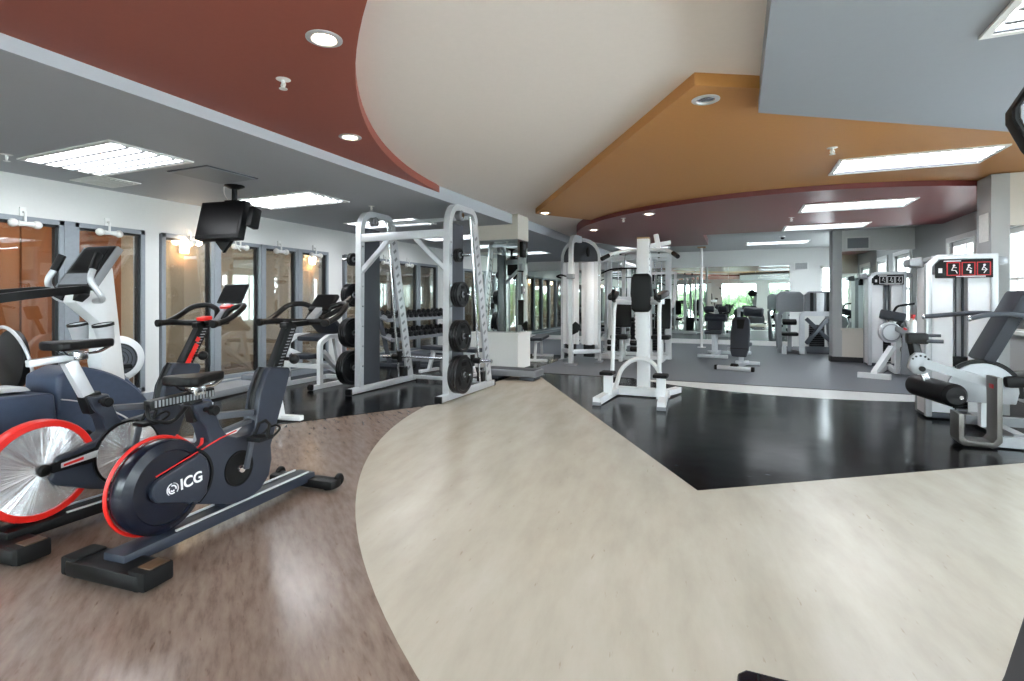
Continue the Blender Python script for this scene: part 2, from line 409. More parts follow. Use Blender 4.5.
def sash(axis, pos, a, b, z0, z1, nx=2, nz=2):
    global wi; wi += 1
    f = MB(); g = MB(); zz = (z0 + z1) / 2; m = (a + b) / 2
    P = (lambda t, z: (pos, t, z)) if axis == 'Y' else (lambda t, z: (t, pos, z))
    S = (lambda w, h, d: (d, w, h)) if axis == 'Y' else (lambda w, h, d: (w, d, h))
    for t in (a + .03, b - .03): f.box(P(t, zz), S(.07, z1 - z0, .1))
    for z in (z0 + .03, z1 - .03): f.box(P(m, z), S(b - a, .07, .1))
    for i in range(1, nx): f.box(P(a + (b - a) * i / nx, zz), S(.05 if i * 2 == nx else .025, z1 - z0, .06))
    for j in range(1, nz): f.box(P(m, z0 + (z1 - z0) * j / nz), S(b - a, .03, .05))
    o = struct(f, 'window_%d' % wi, 'white', 0)
    g.box(P(m, zz), S(b - a - .06, z1 - z0 - .06, .006)); g.build('window_glass', 'glass', o, 0)
for a, b, z0, z1 in RW: sash('Y', XR + .08, a, b, z0, z1, 4, 2)
for a, b, z0, z1 in BW: sash('X', YB - .08, a, b, z0, z1, 4, 3)
for a, b, z0, z1 in RN: sash('Y', XN + .08, a, b, z0, z1, 2, 2)
# casings
c = MB()
for a, b, z0, z1 in RW:
    for t in (a - .04, b + .04): c.box((XR - .01, t, (z0 + z1) / 2), (.03, .08, z1 - z0 + .16))
    c.box((XR - .01, (a + b) / 2, z1 + .04), (.03, b - a, .08)); c.box((XR - .03, (a + b) / 2, z0 - .03), (.08, b - a + .16, .04))
struct(c, 'trim_7', 'white', 0)
# the narrow pier, the bulkhead over the near window bay and the return wall
struct(MB().box((2.505, 7.125, 1.27), (.15, .35, 2.5)), 'wall_pier', 'wall_grey', 0)
struct(MB().box(((2.58 + XN) / 2, 7.0, 2.25), (XN - 2.58, .1, .54)), 'wall_bulkhead_near', 'wall_warm', 0)
struct(MB().box(((XR + XN) / 2, 7.0, 1.0), (XN - XR, .1, 2.0)), 'wall_return', 'wall_warm', 0)
# bulkhead, column and knee wall in the rear
struct(MB().box(((1.75 + XR) / 2, 12.15, 2.4), (XR - 1.75, .12, .42)), 'wall_bulkhead_rear', 'wall', 0)
struct(MB().box((1.82, 12.2, 1.3), (.16, .4, 2.62)), 'wall_column', 'wall_grey', 0)
k = MB().prism([(1.9, 12.0), (2.5, 11.95), (2.5, 12.2), (1.9, 12.2)], 'Z', .1, .62)
struct(k, 'wall_knee', 'wall_warm', 0)
struct(MB().prism([(1.88, 11.97), (2.52, 11.92), (2.52, 12.2), (1.88, 12.2)], 'Z', .62, .66), 'trim_8', 'wall_warm', 0)
struct(MB().prism([(1.7, 11.96), (2.51, 11.93), (2.51, 12.2), (1.7, 12.2)], 'Z', 0, .1), 'baseboard_rear', 'base_dark', 0)
mm = MB().box((2.2, 12.14, 1.43), (.6, .02, 1.54)); tag(mm.build('wall_mirror', 'mirror', None, 0), 'frameless mirror above the knee wall under the vent', 'mirror')
# mirror wall at the far end
wall_with_holes('wall_rear', 'X', YF, .2, XL, XN, 2.65, RB, 'wall', 1)
for a, b, z0, z1 in RB: sash('X', YF + .08, a, b, z0, z1, 2, 2)
struct(MB().box((-2.55, YF - .05, .06), (7.8, .1, .12)), 'baseboard_mirror', 'white', 0)
mw = thing('wall_mirror', 'wide mirror covering the far end wall behind the benches', 'mirror', (-1.3, YF - .02, 0))
for i in range(-1, 4):
    MB().box((-2.55 + i * 1.5 - .12, 0, 1.135), (1.494, .02, 2.03)).build('mirror_panel', 'mirror', mw, 0)
# pier with mirrored faces and its low wall
struct(MB().box((-3.63, 7.98, 2.42), (.76, .46, .42)), 'wall_pier_header', 'wall_warm', 0)
struct(MB().box((-3.63, 7.98, 1.2), (.7, .4, 2.2)), 'wall_pier_core', 'wall_grey', 0)
pm = thing('pier_mirror', 'tall mirror wrapping the pier above the white low wall', 'mirror', (-3.63, 7.98, 0))
MB().box((0, -.215, 1.45), (.74, .02, 1.5)).build('mirror_panel', 'mirror', pm, 0)
MB().box((.365, 0, 1.45), (.02, .42, 1.5)).build('mirror_panel', 'mirror', pm, 0)
struct(MB().box((-3.66, 7.97, .37), (.86, .54, .54)).box((-3.66, 7.97, .66), (.9, .58, .04)), 'wall_low', 'wall', 0)
struct(MB().box((-3.66, 7.97, .05), (.87, .55, .1)), 'baseboard_pier', 'base_dark', 0)
ps = thing('intercom_panel', 'small black wall panel high on the mirrored pier edge', 'panel', (-3.245, 7.98, 2.05))
MB().box((0.005, 0, 0), (.02, .16, .26), None, .005).build('housing', 'black', ps)
MB().box((.018, 0, .04), (.006, .09, .1)).build('speaker_grille', 'dark_metal', ps)
sw = thing('wall_switch', 'grey switch plate on the side of the mirrored pier', 'switch', (-3.24, 7.98, 1.38))
MB().box((0, 0, 0), (.012, .09, .13), None, .003).build('plate', 'mid_metal', sw); MB().box((.01, 0, 0), (.01, .03, .05)).build('toggle', 'white', sw)
# slim steel post near the mirror wall
pl = thing('support_post', 'slim white steel post standing before the far mirror', 'post', (-.84, 14.3, 0))
MB().cyl((0, 0, 0), (0, 0, 2.6), .03).build('shaft', 'white', pl); MB().box((0, 0, .006), (.2, .2, .012)).build('base_plate', 'white', pl)
MB().box((0, 0, 2.585), (.2, .2, .03)).build('cap_plate', 'tan_cap', pl)
# garden outside the near windows
struct(MB().box((0, -6, -.2), (40, 5.4, .2)), 'ground_outside', 'paving', 0)
h = MB()
for i in range(46):
    h.ball((-9 + i * .4 + random.uniform(-.2, .2), -8.2 + random.uniform(-.4, .4), random.uniform(.3, 1.5)), random.uniform(.5, .8), (1, .8, 1), 8)
tag(h.build('hedge', 'leaf', None, 60), 'green garden hedge outside the glass, seen only in the far mirrors', 'hedge', None, 'stuff')

# ------------------------------------------------------------------ ceiling fixtures
def ceiling_light(name, label, x0, x1, y0, y1, z, group=None, baffles=5, thick=.03):
    t = thing(name, label, 'ceiling light', ((x0 + x1) / 2, (y0 + y1) / 2, z), 0, group)
    w, d = x1 - x0, y1 - y0; f = MB(); e = .035
    f.box((0, d / 2 - e / 2, -.006), (w, e, .016)); f.box((0, -d / 2 + e / 2, -.006), (w, e, .016))
    f.box((w / 2 - e / 2, 0, -.006), (e, d - 2 * e, .016)); f.box((-w / 2 + e / 2, 0, -.006), (e, d - 2 * e, .016))
    f.build('frame', 'white', t, 0)
    MB().box((0, 0, .001), (w - 2 * e, d - 2 * e, .006)).build('diffuser', 'lamp_on', t, 0)
    g = MB()
    g.box((0, d / 2 - e - .008, -.004), (w - 2 * e, .014, .01)); g.box((0, -d / 2 + e + .008, -.004), (w - 2 * e, .014, .01))
    g.build('gasket', 'dark_metal', t, 0)
    if baffles:
        b = MB()
        for i in range(1, baffles):
            b.box((0, -d / 2 + e + (d - 2 * e) * i / baffles, -.012), (w - 2 * e - .01, .03, .022))
        b.build('baffles', 'mid_metal', t, 0)
    return t
G1, G2 = 'recessed lights along the window side soffit', 'recessed lights over the machine aisle'
ceiling_light('ceiling_light', 'recessed fluorescent panel in grey soffit before the hanging screen', -5.78, -4.46, 2.45, 3.14, 2.45, G1)
ceiling_light('ceiling_light', 'recessed fluorescent panel in grey soffit just past the hanging screen', -5.78, -4.46, 4.5, 5.18, 2.45, G1)
ceiling_light('ceiling_light', 'recessed fluorescent panel in grey soffit above the Smith machine', -5.78, -4.46, 6.56, 7.24, 2.45, G1)
ceiling_light('ceiling_light', 'recessed fluorescent panel in grey soffit above the dumbbell rack', -5.78, -4.46, 8.62, 9.3, 2.45, G1)
ceiling_light('ceiling_light', 'recessed fluorescent panel in grey soffit behind the mirrored pier', -5.78, -4.46, 12.2, 12.9, 2.45, G1)
ceiling_light('ceiling_light', 'unseen fluorescent panel added for fill in grey soffit before window wall start', -5.78, -4.46, .2, .9, 2.45, G1)  # out-of-view panel added to light the room
ceiling_light('ceiling_light', 'recessed light partly in view in the grey ceiling block', 1.05, 2.3, 2.45, 3.14, 2.45, G2)
ceiling_light('ceiling_light', 'unseen light panel added for fill in the grey ceiling block behind its neighbour', 1.05, 2.3, -.4, .3, 2.45, G2)  # not in view, added for overall brightness
ceiling_light('ceiling_light', 'long recessed light in the ochre ceiling', .88, 2.13, 5.7, 6.35, 2.53, G2)
ceiling_light('ceiling_light', 'recessed light in the maroon ceiling nearer the ochre edge', .8, 2.05, 7.8, 8.47, 2.47, G2)
ceiling_light('ceiling_light', 'recessed light in the maroon ceiling nearer the far grey ceiling', .74, 1.98, 9.9, 10.55, 2.47, G2)
ceiling_light('ceiling_light', 'recessed light in the raised grey ceiling by the mirror wall', .2, 1.55, 13.6, 14.3, 2.6, G2)
ceiling_light('ceiling_light', 'recessed light panel in the cream ceiling over the cable machines', -2.9, -1.6, 13.4, 14.1, 2.6)

def downlight(label, x, y, z, mt='lamp_bulb', power=22, group=None):
    t = thing('downlight', label, 'downlight', (x, y, z), 0, group)
    MB().lathe((0, 0, 0), (0, 0, -1), [(.058, -.002), (.062, .008), (.078, .01), (.09, .004), (.09, -.002)], 28).build('trim_ring', 'silver', t)
    MB().lathe((0, 0, 0), (0, 0, -1), [(0, .004), (.045, .003), (.058, -.001)], 24).build('bulb', mt, t)
    if power:
        l = bpy.data.lights.new('downlight_beam', 'SPOT'); l.energy = power; l.spot_size = R(125); l.spot_blend = .7; l.shadow_soft_size = .05; l.color = (1, .88, .74)
        o = bpy.data.objects.new('downlight_beam', l); COL.objects.link(o); o.parent = t; o.location = (0, 0, -.03)
G3 = 'small round downlights'
downlight('lit downlight in brick red ceiling closer to the cream curve top', -1.92, 2.04, 2.53, group=G3)
downlight('lit downlight in brick red ceiling closer to the Smith machine', -2.88, 3.35, 2.53, group=G3)
downlight('unlit downlight at the sharp front corner of the ochre ceiling', -.19, 3.66, 2.53, 'chrome', 0, G3)
downlight('lit downlight at the far pointed tip of the ochre ceiling', -2.66, 7.4, 2.53, group=G3)
downlight('lit downlight in maroon ceiling above the dip station', -1.18, 7.75, 2.47, group=G3)
downlight('lit downlight in maroon ceiling above the tall cable tower', -2.35, 9.1, 2.47, group=G3)
def sprinkler(label, x, y, z):
    t = thing('sprinkler_head', label, 'sprinkler', (x, y, z), 0, 'ceiling sprinklers')
    MB().lathe((0, 0, 0), (0, 0, -1), [(0, .006), (.02, .006), (.042, .001), (.042, -.002)], 24).build('escutcheon', 'white', t)
    k = MB().cyl((0, 0, 0), (0, 0, -.03), .011).cyl((0, 0, -.03), (0, 0, -.05), .006)
    k.tube(fillet([(-.004, 0, -.02), (-.02, 0, -.03), (-.004, 0, -.055)], .01), .004, 6).tube(fillet([(.004, 0, -.02), (.02, 0, -.03), (.004, 0, -.055)], .01), .004, 6)
    k.cyl((0, 0, -.055), (0, 0, -.058), .024).build('nozzle', 'white', t)
sprinkler('white sprinkler in the brick red ceiling', -2.5, 2.32, 2.53)
sprinkler('white sprinkler beside the first soffit light panel', -5.72, 2.36, 2.45)
sprinkler('white sprinkler in grey soffit between the screen and Smith machine', -4.42, 5.55, 2.45)
sprinkler('white sprinkler in the ochre ceiling beside its long light', .76, 5.25, 2.53)
sprinkler('white sprinkler in the maroon ceiling over the weight stacks', -1.6, 8.0, 2.47)
sprinkler('white sprinkler in the maroon ceiling near its lights', .76, 8.95, 2.47)
ap = thing('access_panel', 'grey hatch with dark rim in soffit above the hanging screen', 'panel', (-4.75, 3.55, 2.45))
MB().box((0, 0, -.004), (.56, .56, .01)).build('rim', 'dark_metal', ap, 0); MB().box((0, 0, -.008), (.53, .53, .01)).build('hatch', 'grey', ap, 0)
cv = thing('ceiling_register', 'small white air register in soffit beside the window wall', 'vent', (-6.05, 3.3, 2.45))
MB().box((0, 0, -.005), (.5, .4, .012)).build('frame', 'white', cv, 0)
k = MB()
for i in range(8): k.box((0, -.15 + i * .043, -.014), (.42, .02, .008), (20, 0, 0))
k.build('slats', 'white', cv, 0)
vg = thing('wall_vent', 'white framed grey grille on the bulkhead beside the column', 'vent', (2.18, 12.085, 2.34))
k = MB()
for s in (-1, 1): k.box((s * .19, 0, 0), (.03, .02, .26)); k.box((0, 0, s * .115), (.41, .02, .03))
k.build('frame', 'white', vg, 0)
k = MB().box((0, .006, 0), (.36, .006, .21))
for i in range(9): k.box((0, -.004, -.09 + i * .0225), (.36, .012, .006), (30, 0, 0))
k.build('grille', 'mid_metal', vg, 0)
v2 = thing('wall_vent', 'small grey grille in the wall above the far mirror', 'vent', (1.55, YF - .01, 2.12))
MB().box((0, 0, 0), (.34, .02, .22)).build('frame', 'white', v2, 0)
k = MB()
for i in range(7): k.box((0, -.014, -.075 + i * .025), (.28, .012, .01), (30, 0, 0))
k.build('grille', 'mid_metal', v2, 0)
nt = thing('wall_notice', 'small white printed notice on the narrow grey pier', 'notice', (2.425, 7.12, 1.98))
MB().box((0, 0, 0), (.006, .22, .3)).build('sheet', 'paper', nt, 0)
dm = thing('dome_camera', 'small dark security dome under the raised grey ceiling', 'camera', (.9, 12.6, 2.6))
MB().lathe((0, 0, 0), (0, 0, -1), [(.06, 0), (.06, .02), (.045, .03)], 24).build('housing', 'white', dm)
MB().lathe((0, 0, -.03), (0, 0, -1), [(.045, 0), (.032, .032), (0, .045)], 24).build('dome', 'black', dm)

# twin-globe lamps over the panes of the window wall
LY = [2.12, 2.8, 3.55, 4.5, 5.22, 5.94, 6.66, 7.78, 8.55, 9.35]
for i, y in enumerate(LY):
    t = thing('wall_lamp', 'white twin-globe lamp above the window panes, %s along the wall from the near end' % ORD[i], 'lamp', (XL, y, 2.08), 0, 'twin lamps above the window panes')
    MB().box((.012, 0, 0), (.025, .05, .1), None, .004).build('mount', 'white', t)
    MB().tube(fillet([(.02, 0, .0), (.06, 0, -.0), (.06, 0, -.12)], .03), .012, 8).build('stem', 'white', t)
    for s in (-1, 1):
        b = MB().cyl((.06, s * .0, -.12), (.06, s * .06, -.12), .022, .03, 14).build('socket', 'white', t)
        MB().ball((.06, s * .095, -.12), .042).build('globe', 'lamp_dim' if i not in (3,) else 'lamp_bulb', t)
# corridor wall washers behind the glass
for i, y in enumerate((5.97, 8.9)):
    t = thing('corridor_sconce', ['warm lit sconce on tan corridor wall seen past the lamp-lit pane', 'warm lit sconce on tan corridor wall behind the Smith machine', 'warm lit sconce on the wood-panelled corridor wall'][i], 'lamp', (XC + (.06 if y < 4 else 0), y, 2.1), 0, 'corridor sconces')
    MB().box((.02, 0, 0), (.04, .12, .16), None, .005).build('back_plate', 'white', t)
    MB().lathe((.1, 0, -.08), (0, 0, 1), [(.05, 0), (.07, .16), (.06, .16), (.04, .01)], 20).build('shade', 'lamp_bulb', t)
for i, y in enumerate((0.5, 3.2, 6., 8.8)):
    ceiling_light('corridor_light', 'recessed light in the corridor ceiling behind the glass, %s from the near end' % ORD[i], -8.2, -7.2, y, y + .6, 2.55, 'corridor ceiling lights', 0)

# hanging screen
tv = thing('television', 'black television hanging from the soffit on a tilting bracket', 'television', (-5.0, 3.98, 2.45), 8)
MB().lathe((0, 0, 0), (0, 0, -1), [(0, 0), (.1, 0), (.1, .012), (.06, .03), (.035, .04)], 24).build('ceiling_plate', 'black', tv)
MB().cyl((0, 0, -.03), (0, 0, -.26), .028).build('pole', 'black', tv)
MB().box((0, -.04, -.2), (.16, .04, .07), None, .006).bar((0, -.02, -.25), (0, -.1, -.36), .08, .05).build('bracket', 'black', tv)
rot = Matrix.Rotation(R(-14), 3, 'X')
b = MB().box((0, -.16, -.41), (.56, .09, .42), rot, .012)
b.box((.0, -.1, -.42), (.4, .08, .3), rot, .02).build('housing', 'black', tv)
MB().box(Vector((0, -.16, -.41)) + rot @ Vector((0, -.0455, .01)), (.5, .004, .35), rot).build('screen', 'screen', tv)
MB().prism([(-.12, -.6), (.12, -.6), (0, -.74)], 'Y', -.16, -.12, .004).build('lower_bracket', 'black', tv)
MB().box((.34, -.1, -.38), (.07, .12, .22), rot, .015).build('side_speaker', 'black', tv)
cab = MB().tube(fillet([(-.16, .02, 0.), (-.14, .0, -.08), (-.1, .02, -.16), (-.04, .02, -.2)], .04), .006, 6).tube(fillet([(.1, -.1, -.6), (.12, -.1, -.68), (.16, -.08, -.72)], .03), .006, 6)
cab.build('cables', 'white', tv)

# ------------------------------------------------------------------ indoor bikes
def make_bike(label, loc, rz, sz, bz, silver, tablet):
    t = thing('exercise_bike', label, 'exercise bike', loc, rz, 'indoor bikes beside the window wall')
    m = MB().bar((0, -.05, .085), (0, 1.17, .07), .13, .055, .012); m.bar((0, .5, .1), (0, .68, .16), .08, .12, .01)
    rail = m.build('base_rail', 'charcoal' if not silver else 'black', t)
    for s in (-1, 1):
        MB().bar((s * .052, .2, .115), (s * .052, 1.12, .106), .012, .008).build('rail_strip', 'silver', rail)
    st = MB().prism([(-.24, -.09), (-.2, -.11), (.2, -.11), (.24, -.09), (.24, .02), (.2, .04), (-.2, .04), (-.24, .02)], 'Z', .012, .08, .014).build('rear_stabilizer', 'black', t)
    for s in (-1, 1):
        ec_ = MB().box((s * .2, -.035, .05), (.095, .135, .08), None, .012).build('end_cap', 'rubber', st)
        if s > 0: MB().box((.205, -.025, .088), (.07, .09, .012), None, .003).build('cap_reflection', 'cap_glint', t)  # raised patch coloured as the reflection on the cap
        MB().cyl((s * .18, -.06, 0), (s * .18, -.06, .016), .03, n=16).build('foot_pad', 'rubber', st)
    fs = MB().prism([(-.24, 1.1), (.24, 1.1), (.25, 1.13), (.25, 1.18), (.24, 1.2), (-.24, 1.2), (-.25, 1.18), (-.25, 1.13)], 'Z', .012, .065, .012).build('front_stabilizer', 'black', t)
    for s in (-1, 1):
        MB().cyl((s * .245, 1.19, .052), (s * .215, 1.19, .052), .04, n=20, bev=.008).build('transport_wheel', 'rubber', fs)
        MB().cyl((s * .18, 1.15, 0), (s * .18, 1.15, .02), .028, n=16).build('foot_pad', 'rubber', fs)
    # moulded frame shell: gives the seat tube, the belly and the sweeping front mast
    body = [(.13, .30), (.16, .41), (.337, .45), (.392, .485), (.372, .56), (.325, .62), (.297, .69), (.405, .69), (.43, .62), (.455, .555), (.5, .49), (.56, .465), (.64, .462),
            (.685, .49), (.70, .56), (.722, .68), (.775, .79), (.80, .815), (.955, .795), (.965, .77), (.93, .67), (.875, .53), (.83, .42), (.806, .36), (.814, .281), (.792, .19), (.725, .128), (.624, .103), (.553, .11), (.3, .2), (.15, .27)]
    sh = MB().prism(body, 'X', -.05, .05, .018, 3).build('frame_shell', 'charcoal', t)
    MB().tube(fillet([(0, .7, .56), (0, .722, .69), (0, .785, .81)], .05), .018, 8).build('mast_edge', 'black', sh)
    MB().bar((0, .43, .60), (0, .74, .565), .05, .035, .008).bar((0, .47, .5), (0, .74, .53), .04, .02, .004).build('cross_bar', 'dark_metal', t)
    # flywheel at the rear
    fw, fz = (.105, .357) if silver else (.166, .333)
    if silver:
        f = MB().lathe((-.03, fw, fz), (1, 0, 0), [(0, 0), (.215, 0), (.218, .01), (.218, .05), (.213, .058), (.06, .064), (0, .066)], 64).build('flywheel', 'brushed', t)
        MB().lathe((-.035, fw, fz), (1, 0, 0), [(.214, 0), (.242, 0), (.248, .012), (.248, .058), (.242, .07), (.214, .07), (.212, .03), (.214, 0)], 64).build('red_rim', 'red_paint', f)
        MB().lathe((.03, fw, fz), (1, 0, 0), [(0, .03), (.018, .03), (.03, .02), (.03, 0)], 24).build('hub', 'black', f)
        cg = MB().prism([(.13, .335), (.13, .38), (.42, .43), (.42, .34)], 'X', .04, .06, .006).build('brake_arm', 'black', t)
        MB().prism([(.17, .352), (.17, .376), (.36, .402), (.36, .366)], 'X', .06, .064, .001).build('arm_plate', 'silver', cg)
        MB().prism([(.18, .358), (.18, .37), (.27, .383), (.27, .369)], 'X', .064, .066).build('arm_stripe', 'red_paint', cg)
        cd = MB().lathe((.045, .5, .345), (1, 0, 0), [(0, 0), (.17, 0), (.172, .008), (.168, .02), (.05, .026), (0, .026)], 56).build('crank_disc', 'brushed', t)
        MB().lathe((.045, .5, .345), (1, 0, 0), [(.169, -.004), (.18, -.004), (.18, .018), (.169, .018)], 48).build('disc_edge', 'black', cd)
        MB().cyl((.07, .5, .345), (.1, .5, .345), .035, n=20, bev=.006).build('hub_cap', 'black', cd)
    else:
        f = MB().lathe((-.045, fw, fz), (1, 0, 0), [(0, 0), (.2, 0), (.213, .012), (.216, .03), (.216, .07), (.209, .082), (.17, .098), (.165, .09), (.15, .088), (.06, .1), (0, .1)], 64).build('flywheel', 'navy_gloss', t)
        rim = arc(fw, fz, .221, 0, 360, 64)[:-1]
        MB().tube([(-.045, a, b) for a, b in rim], .0085, 8, True).build('red_rim', 'red_paint', f)
        MB().tube(fillet([(-.04, fw + .11, fz + .205), (-.02, fw + .17, fz + .15), (.0, .345, .452), (.01, .375, .47), (.01, .378, .505)], .03), .008, 8).build('red_cable', 'red_paint', t)
        # belt cover with the white emblem
        bc = MB().prism(arc(.126, .335, .058, 100, 262, 14) + [(.31, .212), (.352, .245), (.366, .33), (.352, .415), (.316, .449)], 'X', .045, .075, .01, 3).build('belt_cover', 'charcoal', t)
        MB().tube([(.052, .10, .40), (.052, .316, .455), (.052, .44, .487), (.052, .55, .505)], .0035, 6).build('red_pinstripe', 'red_paint', bc)
        MB().tube([(.05, a, b) for a, b in arc(.25, .335, .145, -62, 62, 16)], 0, 4, wh=(.022, .012)).build('cover_gap', 'rubber', bc)
        mt = Matrix.Translation((.0765, .262, .334)) @ Matrix.Rotation(R(4), 4, 'X') @ Matrix.Rotation(R(90), 4, 'Z') @ Matrix.Rotation(R(90), 4, 'X')
        text_mesh('logo_lettering', 'ICG', .072, 'print_white', bc, mt, .001, True)
        e = MB()
        ec, er = (.163, .326), .03
        for k, (a0, a1, r) in enumerate(((100, 230, .028), (-40, 80, .028), (150, 300, .019), (-10, 110, .017), (200, 330, .009))):
            e.tube([(.077, a, b) for a, b in arc(ec[0], ec[1], r, a0, a1, 14)], 0, 4, wh=(.006, .002))
        e.build('emblem', 'print_white', bc)
        cr = MB().lathe((.046, .57, .297), (1, 0, 0), [(0, .006), (.084, .006), (.088, .01), (.094, .01), (.096, 0)], 40).build('crank_recess', 'rubber', t)
        MB().lathe((.048, .57, .297), (1, 0, 0), [(0, .03), (.02, .03), (.024, .02), (.024, 0)], 20).build('crank_bolt', 'chrome', cr)
    cy, cz = (.5, .345) if silver else (.57, .297)
    for s, dy, dz in ((1, .03, .165), (-1, -.03, -.165)):
        ca = MB().bar((s * .1, cy, cz), (s * .112, cy + dy, cz + dz), .018, .03, .005).build('crank_arm', 'dark_metal', t)
        k = MB().box((s * .165, cy + dy, cz + dz), (.09, .1, .022), None, .005).cyl((s * .11, cy + dy, cz + dz), (s * .2, cy + dy, cz + dz), .011, n=10)
        k.build('pedal', 'black', ca)
        MB().tube(fillet([(s * .125, cy + dy + .05, cz + dz), (s * .125, cy + dy + .11, cz + dz + .03), (s * .165, cy + dy + .12, cz + dz + .045), (s * .205, cy + dy + .11, cz + dz + .03), (s * .205, cy + dy + .05, cz + dz)], .03), .006, 6) \
            .tube([(s * .12, cy + dy, cz + dz), (s * .13, cy + dy + .03, cz + dz + .07), (s * .165, cy + dy + .04, cz + dz + .085), (s * .2, cy + dy + .03, cz + dz + .07), (s * .21, cy + dy, cz + dz)], .009, 6).build('toe_cage', 'rubber', ca)
    # seat
    if silver:
        sp = MB().bar((0, .345, .64), (0, .235, sz - .095), .05, .06, .006).build('seat_post', 'silver', t)
        MB().bar((0, .36, .6), (0, .33, .70), .075, .085, .01).build('post_collar', 'black', sp)
        MB().bar((0, .06, sz - .09), (0, .3, sz - .07), .04, .035, .006).build('seat_slider', 'silver', t)
    else:
        sp = MB().bar((0, .35, .6), (0, .33, sz - .1), .05, .07, .006).build('seat_post', 'black', t)
        sl = MB().bar((0, .1, sz - .1), (0, .44, sz - .09), .05, .045, .006).build('seat_slider', 'black', t)
        k = MB()
        for i in range(18): k.box((.027, .12 + i * .018, sz - .095), (.006, .008, .03))
        k.build('scale_marks', 'mid_metal', sl)
        MB().tube(fillet([(.0, .1, sz - .1), (.03, .08, sz - .16), (.03, .2, sz - .2), (.03, .27, sz - .14)], .04), .009, 8).build('lock_lever', 'black', t)
    k = MB().cyl((.045, .36, .655), (.1, .36, .655), .012, n=12).cyl((.09, .36, .655), (.125, .36, .655), .026, n=18, bev=.005); k.build('post_knob', 'black', t)
    out = [(-.02, .55), (-.028, .5), (-.04, .43), (-.07, .36), (-.1, .3), (-.115, .25), (-.1, .215), (-.05, .2), (0, .21)]
    y0 = -.08 if silver else -.01
    out = [(a * .94, (b - .4) * (.9 if silver else .8) + .4 + y0) for a, b in out]; poly = out + [(-a, b) for a, b in out[::-1] if a]
    sd = MB().prism(poly, 'Z', sz - .035, sz + .012, .016, 3)
    sd.build('saddle', 'black_vinyl', t)
    MB().tube(fillet([(-.03, .27 + y0, sz - .03), (-.02, .3 + y0, sz - .065), (-.015, .46 + y0, sz - .06), (-.008, .52 + y0, sz - .03)], .03), .005, 6) \
        .tube(fillet([(.03, .27 + y0, sz - .03), (.02, .3 + y0, sz - .065), (.015, .46 + y0, sz - .06), (.008, .52 + y0, sz - .03)], .03), .005, 6) \
        .box((0, .36 + y0, sz - .07), (.06, .07, .045), None, .006).build('saddle_rails', 'chrome', t)
    # handlebar post and bars
    ps = MB().bar((0, .86, .76), (0, 1.02, bz - .035), .052, .075, .008).build('handlebar_post', 'black', t)
    k = MB()
    for i in range(13):
        q = .15 + i * .06
        k.box((.027, .86 + .16 * q + .01, .76 + (bz - .795) * q), (.003, .03, .006))
    k.build('scale_marks', 'mid_metal', ps)
    if silver:
        MB().box((.028, .915, .86), (.003, .03, .14), (-29, 0, 0)).build('red_decal', 'red_paint', ps)
        MB().box((.0285, .955, .95), (.003, .025, .03), (-29, 0, 0)).build('top_decal', 'red_paint', ps)
    k = MB().cyl((.04, .93, .85), (.1, .93, .85), .011, n=10).ball((.105, .93, .85), .03, (1, 1, 1)); k.build('post_knob', 'black', t)
    yo = 0 if silver else .14
    hb = MB().bar((0, .95, bz - .05), (0, 1.2 + yo, bz - .035), .05, .035, .008)
    for s in (-1, 1):
        hb.tube(fillet([(0, 1.03 + yo, bz - .035), (s * .16, 1.0 + yo, bz - .035), (s * .22, .97 + yo, bz - .03), (s * .245, .9 + yo, bz - .035)], .05), .02, 10)
        hb.tube(fillet([(s * .235, .93 + yo, bz - .035), (s * .25, 1.02 + yo, bz + .0), (s * .24, 1.13 + yo, bz + .075), (s * .16, 1.19 + yo, bz + .085), (s * .05, 1.17 + yo, bz + .05), (s * .03, 1.14 + yo, bz - .02)], .06), .018, 10)
        if not silver: hb.tube(fillet([(s * .05, 1.1 + yo, bz - .02), (s * .1, 1.2 + yo, bz + .03), (s * .1, 1.36 + yo, bz + .12)], .05), .017, 10)
    h = hb.build('handlebar', 'black_vinyl', t)
    for s in (-1, 1):
        MB().cyl((s * .245, .9 + yo, bz - .035), (s * .25, .875 + yo, bz - .037), .024, n=14, bev=.004).build('grip_end', 'rubber', h)
    if tablet:
        rot = Matrix.Rotation(R(62), 3, 'X'); c = Vector((0, 1.25, bz + .16))
        k = MB().box(c, (.22, .15, .018), rot, .006).build('console', 'black', t)
        MB().box(c + rot @ Vector((0, 0, .0095)), (.2, .13, .002), rot).build('display', 'screen', k)
        MB().bar((0, 1.12, bz - .03), (0, 1.26, bz + .13), .05, .03, .005).build('console_arm', 'mid_metal', k)
        MB().box((0.03, 1.0, bz - .005), (.08, .06, .025), (10, 0, 0), .008).build('red_lever', 'red_paint', h)
        MB().box((0.03, 1.17, bz + .07), (.1, .03, .02), (30, 0, 0), .005).build('red_strip', 'red_paint', h)
    else:
        rot = Matrix.Rotation(R(45), 3, 'X'); c = Vector((0, 1.34, bz + .085))
        k = MB().box(c, (.17, .15, .03), rot, .01).build('console', 'black', t)
        MB().box(c + rot @ Vector((0, .01, .0155)), (.14, .1, .002), rot).build('display', 'screen', k)
        MB().bar((0, 1.2, bz - .03), (0, 1.32, bz + .06), .06, .03, .005).build('console_arm', 'mid_metal', k)
    return t
make_bike('charcoal exercise bike with dark navy flywheel, thin red rim and white lettering', (-2.465, 1.42, 0), 5.5, .82, 1.1, False, False)
make_bike('exercise bike with bright silver spoked-look flywheel disc and thick red rim', (-3.2, 1.34, 0), 3, .98, 1.09, True, True)

